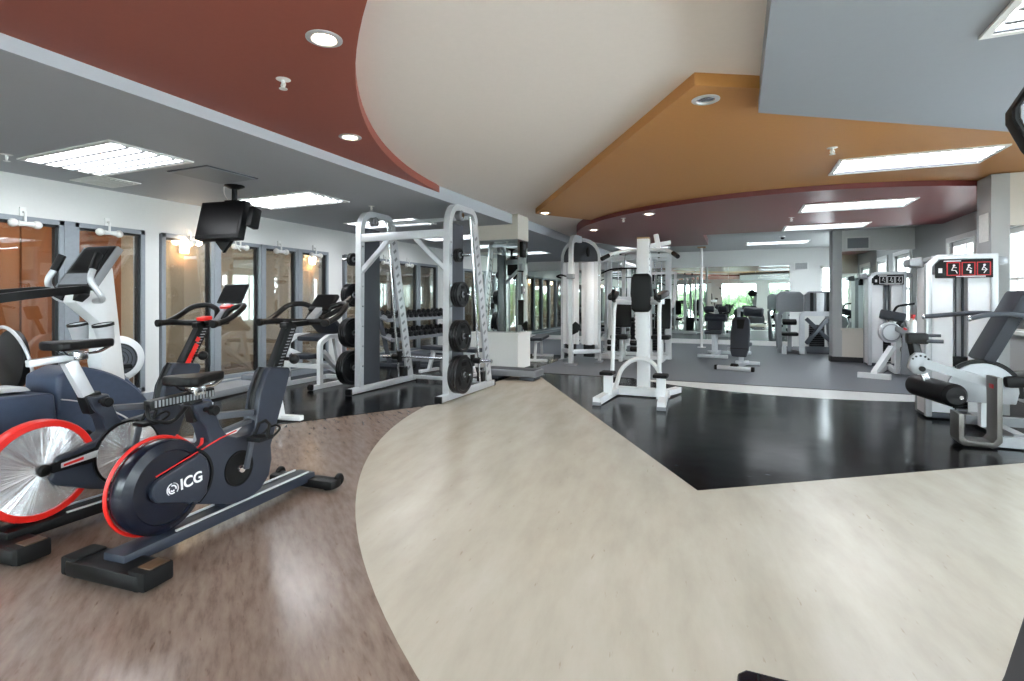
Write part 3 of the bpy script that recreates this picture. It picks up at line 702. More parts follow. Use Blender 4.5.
# ------------------------------------------------------------------ navy elliptical by the window wall
el = thing('elliptical_trainer', 'navy and white elliptical trainer with upright console and cup holders', 'elliptical trainer', (-4.15, 2.0, 0), 4)
MB().prism([(-.95, .05), (-.8, .62), (-.7, .66), (-.15, .62), (-.12, .3), (-.3, .05)], 'X', -.2, .2, .03, 3).build('rear_shroud', 'navy', el)
MB().prism([(-1.02, .06), (-1.02, .3), (-.86, .66), (-.72, .7), (-.82, .6), (-.97, .08)], 'X', -.21, .21, .015).build('rear_trim', 'black', el)
MB().prism([(-.7, .665), (-.68, .69), (-.25, .67), (-.22, .64)], 'X', -.1, .1, .008).build('top_lip', 'silver', el)
dome = [(-.15, .05), (-.12, .72)] + [(a, b) for a, b in arc(-.12, .08, .7, 80, 8, 16)] + [(.6, .05)]
dm_ = MB().prism(dome, 'X', -.17, .17, .03, 3).build('front_shroud', 'navy', el)
MB().tube([(.172, a, b) for a, b in arc(-.35, -.42, 1.02, 76, 38, 16)], 0, 4, wh=(.02, .008)).build('silver_stripe', 'silver', dm_)
MB().cyl((.18, .02, .3), (.21, .02, .3), .05, n=24, bev=.008).build('axle_cap', 'black', dm_)
MB().prism([(.2, .1), (.2, 1.04), (.04, 1.19), (.05, 1.26), (.17, 1.44), (.28, 1.44), (.42, .1)], 'X', -.07, .07, .015).build('column', 'white_metal', el)
MB().bar((0, -1.05, .05), (0, .7, .05), .14, .07, .012).build('base_rail', 'dark_metal', el)
for y in (-1.05, .72):
    s_ = MB().box((0, y, .045), (.62, .1, .07), None, .014).build('stabilizer', 'black', el)
for s in (-1, 1):
    c_ = MB().lathe((s * .13 + .0, .2, .9), (0, -.2, 1), [(0, 0), (.045, 0), (.06, .14), (.055, .14), (.04, .012), (0, .012)], 24).build('cup_holder', 'silver', el)
    MB().lathe((s * .13, .2, .9), (0, -.2, 1), [(.06, .128), (.064, .128), (.064, .146), (.057, .146)], 24).build('cup_rim', 'black', c_)
    hr = MB().tube(fillet([(s * .24, -.95, 1.13), (s * .24, -.3, 1.24), (s * .2, .04, 1.28), (s * .06, .06, 1.22)], .08), 0, 4, wh=(.055, .05)).build('handrail', 'black', el)
    MB().bar((s * .24, -.9, 1.12), (s * .22, -.85, .4), .05, .06, .01).build('rail_post', 'dark_metal', hr)
    hd = MB().tube(fillet([(s * .06, .16, 1.2), (s * .17, .14, 1.2), (s * .24, .1, 1.22), (s * .22, .03, 1.34), (s * .2, .07, 1.42)], .05), .02, 10).build('console_handle', 'silver', el)
    MB().tube([(s * .2, .065, 1.41), (s * .19, .11, 1.52)], .025, 12).build('handle_grip', 'black', hd)
    pa = MB().bar((s * .15, -.9, .3), (s * .15, .1, .26), .05, .05, .008).build('pedal_arm', 'silver', el)
    MB().prism([(-.11, -.2), (.11, -.2), (.11, .14), (.07, .18), (-.07, .18), (-.11, .14)], 'Z', .33, .37, .01).build('pedal', 'black', pa)
    pa.children[0].location = (s * .24, -.62, .02)
rot = Matrix.Rotation(R(58), 3, 'X'); c = Vector((0, .17, 1.43))
k = MB().box(c, (.34, .36, .06), rot, .03).build('console', 'black', el)
MB().box(c + rot @ Vector((0, .05, .031)), (.24, .18, .003), rot).build('display', 'screen', k)
b = MB().box(c + rot @ Vector((0, -.11, .03)), (.29, .09, .002), rot)
for i in range(6): b.box(c + rot @ Vector((-.11 + (i % 3) * .11, -.09 - (i // 3) * .04, .031)), (.05, .02, .003), rot)
b.build('console_buttons', 'mid_metal', k)
for s in (-1, 1): MB().box(c + rot @ Vector((s * .172, 0, 0)), (.012, .34, .05), rot, .004).build('side_trim', 'mid_metal', k)

# recumbent bike beyond it, only its seat back showing
rb = thing('recumbent_bike', 'recumbent bike with black seat back in a thin silver hoop at the left edge', 'exercise bike', (-4.95, 2.2, 0), 0)
MB().bar((0, -.3, .09), (0, .8, .09), .1, .09, .012).build('base_rail', 'white_metal', rb)
for y in (-.3, .8): MB().box((0, y, .04), (.52, .08, .07), None, .012).build('stabilizer', 'black', rb)
MB().bar((0, .1, .12), (0, .1, .42), .08, .1, .01).build('seat_post', 'white_metal', rb)
MB().prism([(-.2, -.05), (.2, -.05), (.16, .32), (-.16, .32)], 'Z', .42, .5, .03, 3).build('seat', 'black_vinyl', rb)
hp = [(.23 * math.cos(a), -.12 - .06 * math.sin(a), .76 + .25 * math.sin(a)) for a in [i * 2 * PI / 28 for i in range(28)]]
MB().prism([(.205 * math.cos(a), .76 + .225 * math.sin(a)) for a in [i * 2 * PI / 28 for i in range(28)]], 'Y', -.15, -.1, .015).build('seat_back', 'black_vinyl', rb)
MB().tube(hp, .012, 8, True).bar((0, -.08, .53), (0, .0, .44), .06, .04).build('back_hoop', 'silver', rb)
MB().prism([(.42, .08), (.4, .4), (.46, .52), (.6, .54), (.72, .4), (.76, .08)], 'X', -.13, .13, .03, 3).build('drive_shroud', 'navy', rb)
MB().bar((0, .52, .5), (0, .44, .86), .06, .05, .008).box((0, .43, .92), (.22, .05, .16), (-20, 0, 0), .02).build('console', 'black', rb)
for s in (-1, 1): MB().bar((s * .12, .55, .28), (s * .17, .44, .34), .02, .03).box((s * .22, .43, .34), (.1, .09, .03), None, .006).build('pedal', 'black', rb)

# air rower standing by the glass
ro = thing('rowing_machine', 'white-rimmed fan rower behind the elliptical by the glass', 'rowing machine', (-5.9, 3.32, 0), -12)
fz = .6
rg = MB().lathe((-.06, 0, fz), (1, 0, 0), [(.165, 0), (.2, .0), (.235, .02), (.24, .06), (.235, .1), (.2, .12), (.165, .12)], 48).build('fan_ring', 'white_metal', ro)
MB().lathe((-.05, 0, fz), (1, 0, 0), [(0, .0), (.17, .0), (.17, .1), (0, .1)], 40).build('fan_cage', 'dark_metal', rg)
k = MB()
for i in range(4):
    k.tube([(.054, math.cos(a) * (.05 + .035 * i), fz + math.sin(a) * (.05 + .035 * i)) for a in [j * 2 * PI / 28 for j in range(28)]], .004, 5, True)
k.build('cage_wire', 'black', rg)
MB().bar((-.03, .05, fz - .15), (-.14, .12, .03), .05, .04, .006).bar((.03, .05, fz - .15), (.14, .12, .03), .05, .04, .006).box((0, .13, .025), (.5, .06, .05), None, .008).build('front_legs', 'mid_metal', ro)
MB().bar((0, -.05, fz - .12), (0, -1.3, .36), .06, .1, .008).build('slide_rail', 'silver', ro)
MB().bar((0, -1.25, .36), (0, -1.3, .03), .05, .05, .006).box((0, -1.3, .02), (.36, .06, .04), None, .008).build('rear_leg', 'mid_metal', ro)
MB().prism([(-.15, -.12), (.15, -.12), (.13, .1), (-.13, .1)], 'Z', .5, .55, .02).build('seat', 'black', ro); ro.children[-1].location = (0, -.9, -.05)
MB().bar((0, 0, fz + .1), (0, -.15, fz + .42), .03, .03).box((0, -.17, fz + .47), (.16, .05, .15), (20, 0, 0), .01).build('monitor', 'black', ro)

# ------------------------------------------------------------------ low bench and curl bench by the windows
lb = thing('decline_bench', 'low grey-topped bench with navy ankle rollers behind the charcoal bike', 'bench', (-4.15, 3.4, 0), 10)
MB().prism([(-.15, -.55), (.15, -.55), (.16, .1), (-.16, .1)], 'Z', .4, .46, .02).build('back_pad', 'grey_vinyl', lb)
MB().prism([(-.16, .14), (.16, .14), (.14, .5), (-.14, .5)], 'Z', .44, .5, .02).build('seat_pad', 'grey_vinyl', lb)
MB().bar((0, -.52, .37), (0, .5, .4), .07, .06, .006).build('spine', 'black', lb)
MB().bar((0, .42, .38), (0, .5, .04), .07, .07, .006).box((0, .5, .03), (.5, .07, .05), None, .01).bar((0, -.42, .36), (0, -.5, .04), .07, .07, .006).box((0, -.5, .03), (.44, .07, .05), None, .01).bar((0, -.5, .05), (0, .5, .05), .06, .05).build('frame', 'white_metal', lb)
for s in (-1, 1):
    MB().cyl((s * .06, -.66, .38), (s * .24, -.66, .38), .055, n=18, bev=.012).build('roller', 'navy', lb)
MB().bar((0, -.5, .2), (0, -.66, .38), .05, .05).cyl((-.25, -.66, .38), (.25, -.66, .38), .013, n=10).build('roller_bar', 'white_metal', lb)

cb = thing('preacher_curl_bench', 'white-framed curl bench with angled dark arm pad beside the Smith machine', 'bench', (-5.55, 5.75, 0), 0)
def rt(t, name, m, *paths, wh=(.06, .06), r=.05):
    k = MB()
    for q in paths: k.tube(fillet(q, r, 4), 0, 4, wh=wh)
    return k.build(name, m, t)
rt(cb, 'frame', 'white_metal', [(-.3, -.25, .03), (-.3, -.25, .62), (-.3, -.1, .7), (-.3, .15, .7)], [(.3, -.25, .03), (.3, -.25, .62), (.3, -.1, .7), (.3, .15, .7)], [(-.3, -.4, .03), (-.3, .6, .03)], [(.3, -.4, .03), (.3, .6, .03)],
   [(-.3, -.25, .3), (.3, -.25, .3)], [(-.3, .5, .04), (.3, .5, .04)], [(0, .5, .04), (0, .35, .7), (0, .3, .95)], [(-.3, -.2, .5), (0, .5, .1)], [(.3, -.2, .5), (0, .5, .1)])
MB().box((0, .2, .83), (.5, .07, .3), (48, 0, 0), .025).build('arm_pad', 'slate_vinyl', cb)
MB().box((0, -.02, .68), (.46, .26, .07), (8, 0, 0), .025).build('chest_pad', 'slate_vinyl', cb)
MB().box((0, -.2, .43), (.34, .3, .07), (0, 0, 0), .025).build('seat_pad', 'slate_vinyl', cb)
for s in (-1, 1):
    MB().cyl((s * .33, -.42, .04), (s * .27, -.42, .04), .04, n=16, bev=.006).build('wheel', 'rubber', cb)

# ------------------------------------------------------------------ Smith machine
SX0, SX1 = -4.52, -3.2
sm = thing('smith_machine', 'silver Smith machine with twin arched uprights and a guided bar', 'weight machine', (-3.86, 5.95, 0))
O = (-3.86, 5.95, 0)
for sx, s in ((SX0, -1), (SX1, 1)):
    bb = MB(O).bar((sx, 5.24, .045), (sx, 6.68, .045), .085, .075, .01).build('base_beam', 'silver', sm)
    for y in (5.23, 6.69): MB(O).box((sx, y, .042), (.09, .03, .08), None, .006).build('end_cap', 'black', bb)
    up = MB(O).tube(fillet([(sx, 5.43, .08), (sx, 5.45, 2.2), (sx, 5.56, 2.36), (sx, 6.02, 2.36), (sx, 6.1, 2.3), (sx, 6.13, 2.22)], .13, 6), 0, 4, wh=(.075, .085)).build('upright', 'silver', sm)
    k = MB(O)
    for i in range(7): k.cyl((sx + .036, 5.45, .35 + i * .26), (sx + .044, 5.45, .35 + i * .26), .012, n=10)
    k.build('bolt_heads', 'chrome', up)
    MB(O).box((sx - s * .01, 5.66, 1.13), (.02, .34, 2.06), None, .004).build('side_panel', 'dark_metal', sm)
    rp = MB(O).bar((sx + .0, 6.57, .07), (sx + .0, 6.12, 2.26), .035, .15, .006).build('rear_upright', 'silver', sm)
    k = MB(O)
    for i in range(17):
        q = .06 + i * .052
        p = Vector((sx, 6.57, .07)).lerp(Vector((sx, 6.12, 2.26)), q)
        k.box(p + Vector((.0, -.015, 0)), (.038, .075, .04), (35, 0, 0), .004)
    k.build('hook_slots', 'mid_metal', rp)
    MB(O).cyl((sx + s * .0, 6.3, .1), (sx + s * .0, 6.02, 2.3), .014, n=12).build('guide_rod', 'chrome', sm)
    pu = MB(O).cyl((sx - .03, 5.72, 2.27), (sx + .05, 5.72, 2.27), .065, n=24, bev=.008).build('pulley', 'mid_metal', sm)
    MB(O).cyl((sx + .05, 5.72, 2.27), (sx + .06, 5.72, 2.27), .03, n=18).build('pulley_cap', 'chrome', pu)
    MB(O).cyl((sx, 5.95, 2.4), (sx, 5.95, 2.46), .022, n=12).build('cable_guide', 'black', sm) if False else None
    for z in (.325, .785, 1.28, 1.75):
        MB(O).cyl((sx + s * .03, 5.46, z), (sx + s * .3, 5.46, z), .02, n=14, bev=.003).build('plate_peg', 'chrome', sm)
cx = MB(O).bar((SX0, 5.45, 2.02), (SX1, 5.45, 2.02), .07, .1, .006).build('cross_beam', 'silver', sm)
for sx, s in ((SX0, 1), (SX1, -1)):
    MB(O).bar((sx, 5.45, 1.56), (sx + s * .46, 5.45, 1.98), .05, .06, .005).build('brace', 'silver', sm)
MB(O).bar((SX0, 6.1, 2.3), (SX1, 6.1, 2.3), .05, .05, .005).build('rear_beam', 'silver', sm)
MB(O).bar((SX0, 6.62, .06), (SX1, 6.62, .06), .05, .05, .005).build('floor_beam', 'silver', sm)
br = MB(O).cyl((SX0 - .2, 6.22, .4), (SX1 + .2, 6.22, .4), .015, n=14).build('guided_bar', 'chrome', sm)
for sx, s in ((SX0, 1), (SX1, -1)):
    MB(O).cyl((sx + s * .0 - .05, 6.22, .4), (sx + .05, 6.22, .4), .04, n=20, bev=.006).box((sx + s * .07, 6.22, .4), (.03, .09, .16), None, .008).build('bar_carriage', 'black', br)
    MB(O).cyl((sx - s * .06, 6.22, .4), (sx - s * .22, 6.22, .4), .026, n=16, bev=.004).build('bar_sleeve', 'chrome', br)
    MB(O).box((sx + s * .02, 6.38, .17), (.09, .1, .14), None, .01).build('safety_stop', 'black', sm)

def plate_mesh(r, th):
    m = MB().lathe((0, 0, 0), (1, 0, 0), [(.024, 0), (r * .3, 0), (r * .32, th * .25), (r * .8, th * .25), (r * .84, 0), (r * .97, 0), (r, th * .15), (r, th * .85), (r * .97, th), (r * .84, th), (r * .8, th * .72), (r * .32, th * .72), (r * .3, th), (.024, th), (.024, 0)], 40)
    return m
SIZES = {'large': (.226, .036), 'medium': (.195, .033), 'smaller': (.153, .03), 'small': (.085, .026)}
protos = {}
PEG = [('large', .325, 3, 'lowest'), ('medium', .785, 3, 'second lowest'), ('smaller', 1.28, 3, 'second highest'), ('small', 1.75, 2, 'highest')]
POS = {3: ['innermost', 'middle', 'outermost'], 2: ['inner', 'outer']}
for sx, s, side in ((SX1, 1, 'pier-side'), (SX0, -1, 'window-side')):
    for nm, z, n, pn in PEG:
        r, th = SIZES[nm]
        for i in range(n):
            lab = '%s black iron plate, %s on the %s peg of the Smith machine %s upright' % (nm, POS[n][i], pn, side)
            x = sx + s * (.11 + i * (th + .003))
            loc = (x, 5.46, z - .003); rz = 0 if s > 0 else 180
            if nm not in protos:
                t = thing('weight_plate', lab, 'weight plate', loc, rz, 'weight plates on the Smith machine')
                plate_mesh(r, th).build('disc', 'iron', t)
                k = MB()
                for a in (90, 210, 330):
                    ca, sa = math.cos(R(a)), math.sin(R(a))
                    c = Vector((th * .73, ca * r * .56, sa * r * .56))
                    rotm = Matrix.Rotation(R(a + 90), 3, 'X')
                    k.box(c, (.004, r * .5, r * .2), rotm, r * .06)
                k.build('grip_slots', 'rubber', t)
                MB().lathe((0, 0, 0), (1, 0, 0), [(.024, -.001), (.036, -.001), (.036, th + .002), (.024, th + .002), (.024, -.001)], 24).build('hub_ring', 'mid_metal', t)
                protos[nm] = t
            else:
                dup(protos[nm], loc, rz, lab)

# ------------------------------------------------------------------ dumbbell rack
DX = -5.95
dr = thing('dumbbell_rack', 'long two-tier dumbbell rack in front of the window wall', 'rack', (DX, 9.0, 0))
O = (DX, 9.0, 0)
for z, x in ((.88, -.05), (.52, .05)):
    k = MB(O).box((DX + x, 9.0, z), (.3, 2.4, .03), (0, 22, 0), .006).box((DX + x + .14, 9.0, z - .035), (.03, 2.4, .06)); k.build('shelf', 'mid_metal', dr)
for y in (7.85, 10.15):
    MB(O).bar((DX + .12, y, .03), (DX - .14, y, 1.0), .05, .07, .006).box((DX, y, .03), (.6, .07, .06), None, .008).build('end_frame', 'dark_metal', dr)
def dumbbell(r, L):
    k = MB().cyl((-.07, 0, 0), (.07, 0, 0), .016, n=12)
    for s in (-1, 1): k.cyl((s * .065, 0, 0), (s * (.065 + L), 0, 0), r, n=12, bev=r * .2)
    return k
pd = {}
for tier, (z, x, nm) in enumerate(((.88, -.05, 'upper'), (.52, .05, 'lower'))):
    n = 13
    for i in range(n):
        r = (.045 + .0008 * i) if tier == 0 else (.058 + .001 * (i // 3))
        lab = 'round black dumbbell on the %s tier of the rack, %s from the near end' % (nm, ORD[i])
        key = (tier, i if tier == 0 else i // 3)
        loc = (DX + x, 7.95 + i * .175, z + 1.0786 * (r + .0165))
        o = dumbbell(r, .06 + .02 * tier).build('dumbbell', 'iron', None); o.location = loc; o.rotation_euler = (0, R(22), 0)
        tag(o, lab, 'dumbbell', 'dumbbells on the two-tier rack')

# step platforms, flat bench and cone between the rack and the Smith machine
def step(label, loc, rz, risers=1):
    t = thing('step_platform', label, 'step platform', loc, rz, 'grey step platforms')
    z = 0
    for i in range(risers):
        for s in (-1, 1):
            MB().prism([(s * .3 - .12, -.17), (s * .3 + .12, -.17), (s * .3 + .1, .17), (s * .3 - .1, .17)], 'Z', z, z + .05, .01).build('riser', 'dark_metal', t)
        z += .052
    MB().prism([(-.45, -.18), (.45, -.18), (.45, .18), (-.45, .18)], 'Z', z, z + .1, .025, 3).build('deck', 'mid_metal', t)
    MB().box((0, 0, z + .101), (.82, .3, .006), None, .002).build('top_mat', 'slate_vinyl', t)
    return t
step('grey step platform on the floor against the white low wall', (-3.2, 7.42, 0), 0)
step('grey step platform on stacked risers behind the guided bar', (-5.45, 8.15, 0), 0, 2)
oc = thing('marker_cone', 'small orange cone on the floor beyond the Smith machine', 'cone', (-4.95, 9.3, 0))
MB().lathe((0, 0, 0), (0, 0, 1), [(0, .012), (.05, .012), (.016, .2), (0, .2)], 24).build('cone_body', 'orange', oc); MB().box((0, 0, .006), (.16, .16, .012), None, .004).build('cone_foot', 'orange', oc)
def flat_bench(label, loc, rz, h=.45, pad='slate_vinyl'):
    t = thing('flat_bench', label, 'bench', loc, rz, 'flat benches')
    MB().prism([(-.13, -.58), (.13, -.58), (.13, .58), (-.13, .58)], 'Z', h - .065, h, .02, 3).build('pad', pad, t)
    MB().bar((0, -.45, h - .09), (0, .45, h - .09), .06, .05, .005).build('spine', 'white_metal', t)
    for s in (-1, 1):
        MB().bar((-.02, s * .38, h - .09), (-.02, s * .48, .05), .05, .06, .005).box((0, s * .5, .03), (.46, .06, .05), None, .008).build('leg', 'white_metal', t)
    return t
flat_bench('flat bench with white legs inside the Smith machine', (-4.3, 7.45, 0), 80)
flat_bench('flat bench with white angled legs just behind the mirrored pier', (-3.75, 10.1, 0), 12, .48)
flat_bench('low flat bench far back against the long mirror', (-3.6, 14.4, 0), 90, .42)

# ------------------------------------------------------------------ tall cable tower
ct = thing('cable_tower', 'tall silver cable tower with twin white weight shrouds and an arched top', 'weight machine', (-2.85, 9.75, 0), 0, 'machines behind the dip station')
MB().tube(fillet([(0, -.42, .03), (0, -.42, 2.18), (0, -.36, 2.36), (0, -.1, 2.41), (0, .26, 2.41)], .12, 6), 0, 4, wh=(.12, .08)).build('front_post', 'silver', ct)
ap_ = [(-.44, .3, .03), (-.44, .3, 2.05)] + [(.44 * math.cos(R(a)), .3, 2.05 + .37 * math.sin(R(a))) for a in range(170, 5, -10)] + [(.44, .3, 2.05), (.44, .3, .03)]
MB().tube(ap_, 0, 4, wh=(.05, .06)).build('arch_frame', 'silver', ct)
MB().prism([(.4 * math.cos(R(a)), 2.05 + .33 * math.sin(R(a))) for a in range(0, 181, 12)] + [(-.4, 1.98), (.4, 1.98)], 'Y', .28, .34, .006).build('arch_panel', 'dark_metal', ct)
MB().box((0, -.42, .02), (.26, .16, .04), None, .01).build('post_foot', 'mid_metal', ct)
for s in (-1, 1):
    MB().prism(arc(s * .22, .25, .19, 0, 180, 10) + arc(s * .22, .25, .1, 180, 360, 10), 'Z', .34, 1.96, .01).build('weight_shroud', 'shroud', ct)
    MB().box((s * .44, .3, .02), (.12, .3, .04), None, .01).build('side_foot', 'mid_metal', ct)
    k = MB()
    for i in range(10): k.box((s * .22, .24, .12 + i * .024), (.24, .1, .021))
    k.build('weight_stack', 'iron', ct)
    for z in (.75, 1.2, 1.7): MB().cyl((s * .44, .27, z), (s * .44, .262, z), .012, n=10).build('bolt', 'chrome', ct)
    MB().lathe((s * .2, .2, 2.16), (1, .0, 0), [(0, -.015), (.09, -.015), (.095, -.008), (.088, 0), (.095, .008), (.09, .015), (0, .015)], 24).build('pulley', 'black', ct)
    MB().bar((0, -.42, .25), (s * .44, .3, .22), .06, .08, .008).build('base_link', 'silver', ct)
k = MB().box((0, -.45, 1.66), (.16, .12, .09), None, .01); k.build('pulley_carriage', 'mid_metal', ct)
MB().tube(fillet([(-.08, -.5, 1.66), (-.2, -.52, 1.69), (-.32, -.5, 1.66), (-.2, -.48, 1.63)], .04), .016, 8).build('strap_handle', 'black', ct)
ct.scale = (.86, .9, 1)
MB().prism([(.0, .55), (.16, .62), (.22, .74), (.1, .82), (-.02, .72)], 'Y', -.46, -.4, .02).build('knee_pad', 'black_vinyl', ct)

# ------------------------------------------------------------------ jungle gym behind it
def weight_tower(t, x, y, w, d, h, stack='iron'):
    for s in (-1, 1):
        MB().bar((x + s * w / 2, y, .02), (x + s * w / 2, y, h), .06, d, .008).build('tower_post', 'white_metal', t)
    MB().box((x, y, h + .03), (w + .08, d, .07), None, .015).build('tower_top', 'white_metal', t)
    k = MB()
    for i in range(14): k.box((x, y, .16 + i * .034), (w - .12, d * .8, .03), None, .003)
    k.build('weight_stack', stack, t)
    MB().cyl((x - .07, y, .1), (x - .07, y, h), .012, n=10).cyl((x + .07, y, .1), (x + .07, y, h), .012, n=10).build('guide_rods', 'chrome', t)
    MB().box((x, y, .06), (w + .1, d + .1, .08), None, .01).build('tower_base', 'white_metal', t)
jg = thing('multi_station_gym', 'white multi-station cable gym with several posts and black pads', 'weight machine', (-1.9, 11.0, 0), 0, 'machines behind the dip station')
weight_tower(jg, -.55, .35, .38, .16, 2.05); weight_tower(jg, .35, .45, .38, .16, 2.05)
for x, y, z in ((-.75, -.5, 2.1), (-.25, -.2, 2.15), (.1, -.55, 2.15), (.65, -.1, 2.1), (-.5, -.35, 2.05), (.3, -.3, 2.1), (-.9, .1, 2.0)):
    MB().bar((x, y, .02), (x, y, z), .07, .07, .008).build('post', 'white_metal', jg)
rt(jg, 'top_beams', 'white_metal', [(-.75, -.5, 2.0), (-.25, -.2, 2.15), (.65, -.1, 2.12)], [(-.55, .35, 2.1), (-.1, -.5, 2.2), (.3, -.75, 2.1)], [(.35, .45, 2.1), (.1, -.55, 2.16)], [(-.9, .1, 2.0), (-.5, -.35, 2.05), (.3, -.3, 2.1)], wh=(.06, .07), r=.08)
rt(jg, 'base_ring', 'white_metal', [(-.75, -.5, .06), (.1, -.55, .06), (.65, -.1, .06), (.35, .45, .06), (-.55, .35, .06), (-.75, -.5, .06)], wh=(.06, .07), r=.08)
for x, y, z in ((-.55, .1, 2.16), (-.3, -.3, 2.2), (.1, -.4, 2.2), (.28, -.7, 2.08), (.4, .2, 2.16), (-.72, -.5, 1.85)):
    MB().cyl((x - .02, y, z), (x + .02, y, z), .06, n=20, bev=.008).build('pulley', 'black', jg)
k = MB().tube(fillet([(-.62, -.62, 1.76), (-.4, -.7, 1.84), (.1, -.8, 1.84), (.34, -.86, 1.76)], .1), .016, 8).cyl((-.14, -.76, 1.84), (-.14, -.6, 2.14), .005, n=6); k.build('pulldown_bar', 'black', jg)
for x, y, z, sx, sy, sz, rx in ((-.2, -.75, .5, .34, .4, .08, 0), (-.2, -.5, .95, .32, .08, .55, -8), (.55, -.6, .5, .34, .38, .08, 0), (.55, -.36, .95, .3, .08, .6, -8), (-.75, -.62, 1.45, .26, .1, .2, 20)):
    MB().box((x, y, z), (sx, sy, sz), (rx, 0, 0), .03).build('pad', 'black_vinyl', jg)
for x, y in ((-.2, -.7), (.55, -.55)):
    MB().bar((x, y, .04), (x, y, .47), .07, .07, .006).bar((x, y - .1, .04), (x, y + .35, .04), .07, .06, .006).build('seat_post', 'white_metal', jg)
for x in (-.42, .02):
    for z in (.4, .28): MB().cyl((x, -.95, z), (x + .2, -.95, z), .05, n=16, bev=.01).build('roller', 'black_vinyl', jg)
rt(jg, 'press_arms', 'white_metal', [(.3, -.4, 1.75), (.3, -.7, 1.2), (.3, -.95, 1.1)], [(.8, -.4, 1.75), (.8, -.7, 1.2), (.8, -.95, 1.1)], [(.3, -.4, 1.75), (.8, -.4, 1.75)], wh=(.05, .05))
k = MB()
for i in range(9): k.lathe((.1, -.6, .5 + i * .075), (.2, -1, 0), [(0, 0), (.05, 0), (.055, .01), (.05, .02), (0, .02)], 16)
k.build('selector_discs', 'white_metal', jg)

# second cable frame to its right, seen past the dip station column
cf = thing('lat_pulldown', 'white lat pulldown tower with black pads behind the multi-station gym', 'weight machine', (-2.6, 14.0, 0), -10, 'machines behind the dip station')
weight_tower(cf, 0, .4, .4, .16, 2.1)
rt(cf, 'frame', 'white_metal', [(0, .3, .06), (0, -1.1, .06)], [(-.3, -1.1, .05), (.3, -1.1, .05)], [(0, .4, 2.15), (0, -.5, 2.2), (0, -.7, 2.1)], [(0, -.75, .06), (0, -.75, .42)], [(0, -.2, .06), (0, -.2, .8), (0, -.35, .85)])
MB().box((0, -.75, .47), (.36, .4, .08), None, .03).build('seat', 'black_vinyl', cf)
for s in (-1, 1): MB().cyl((s * .05, -.4, .72), (s * .25, -.4, .72), .06, n=18, bev=.015).build('thigh_roller', 'black_vinyl', cf)
MB().tube(fillet([(-.55, -.75, 1.72), (-.4, -.72, 1.8), (.4, -.72, 1.8), (.55, -.75, 1.72)], .08), .015, 8).cyl((0, -.72, 1.8), (0, -.68, 2.1), .004, n=6).build('lat_bar', 'black', cf)

# ------------------------------------------------------------------ dip and knee raise station
dx, dy = -1.12, 6.86
O = (dx, dy, 0)
dp = thing('dip_station', 'white dip and knee raise station with black back pad on the black floor', 'weight machine', O)
MB().box((0.01, 0, 1.02), (.15, .15, 1.96), None, .008).build('column', 'white_metal', dp)
MB().box((0.01, 0, 2.01), (.154, .154, .02), None, .006).build('column_cap', 'tan_cap', dp)
k = MB()
for i in range(6): k.cyl((.083, -.02, 1.5 + i * .08), (.089, -.02, 1.5 + i * .08), .012, n=10)
k.build('bolt_heads', 'mid_metal', dp)
MB().prism([(-.09, 1.06), (-.125, 1.1), (-.135, 1.3), (-.125, 1.5), (-.09, 1.55), (.09, 1.55), (.125, 1.5), (.135, 1.3), (.125, 1.1), (.09, 1.06)], 'Y', -.16, -.075, .028, 3).build('back_pad', 'black_vinyl', dp)
for s in (-1, 1): rt(dp, 'base_leg', 'white_metal', [(s * .36, -1.0, .05), (s * .3, -.2, .06)], wh=(.09, .08))
rt(dp, 'cross_beam', 'white_metal', [(-.36, -.2, .06), (.36, -.2, .06)], [(0, -.2, .06), (0, .08, .06)], wh=(.09, .1))
for s in (-1, 1): rt(dp, 'rear_leg', 'white_metal', [(s * .3, -.2, .06), (s * .42, .2, .05)], wh=(.08, .07))
for s in (-1, 1):
    MB().box((s * .36, -.99, .02), (.1, .03, .04), None, .006).build('foot_cap', 'mid_metal', dp)
    MB().tube(fillet([(s * .31, -.62, .06), (s * .31, -.62, .32)], .05), 0, 4, wh=(.07, .1)).build('footrest_post', 'white_metal', dp)
    MB().box((s * .31, -.66, .335), (.16, .2, .04), None, .014).build('footrest', 'rubber', dp)
    MB().tube(fillet([(s * .28, -.54, .32), (s * .27, -.48, 1.1), (s * .27, -.4, 1.2), (s * .2, -.2, 1.2), (0, -.02, 1.18)], .09, 5), .024, 10).build('side_upright', 'white_metal', dp)
    MB().box((s * .29, -.42, 1.27), (.1, .42, .075), (8, 0, s * -6), .028).build('elbow_pad', 'black_vinyl', dp)
    MB().tube(fillet([(s * .27, -.48, 1.2), (s * .26, -.62, 1.22), (s * .24, -.64, 1.34)], .05), .02, 10).build('grip', 'black', dp)
    MB().bar((s * .03, -.02, 1.2), (s * .29, -.3, 1.21), .05, .1, .008).build('arm_bracket', 'silver', dp)
    MB().tube(fillet([(0, 0, 1.86), (s * .2, -.04, 1.86), (s * .36, -.15, 1.82), (s * .46, -.3, 1.74)], .1, 5), .022, 10).build('pull_up_bar', 'white_metal', dp)
    g = MB().cyl((s * .4, -.21, 1.787), (s * .465, -.31, 1.736), .028, n=14); g.build('pull_up_grip', 'black', dp)
MB().tube(fillet([(-.3, -.25, .1), (-.24, -.22, .34), (-.1, -.12, .46), (.1, -.12, .46), (.24, -.22, .34), (.3, -.25, .1)], .16, 5), .028, 10).build('arch_brace', 'white_metal', dp)
MB().bar((.0, .0, 1.9), (.34, .06, 1.95), .06, .05, .006).bar((.2, .03, 1.84), (.16, .04, 2.06), .06, .07, .006).build('pull_up_mount', 'white_metal', dp)

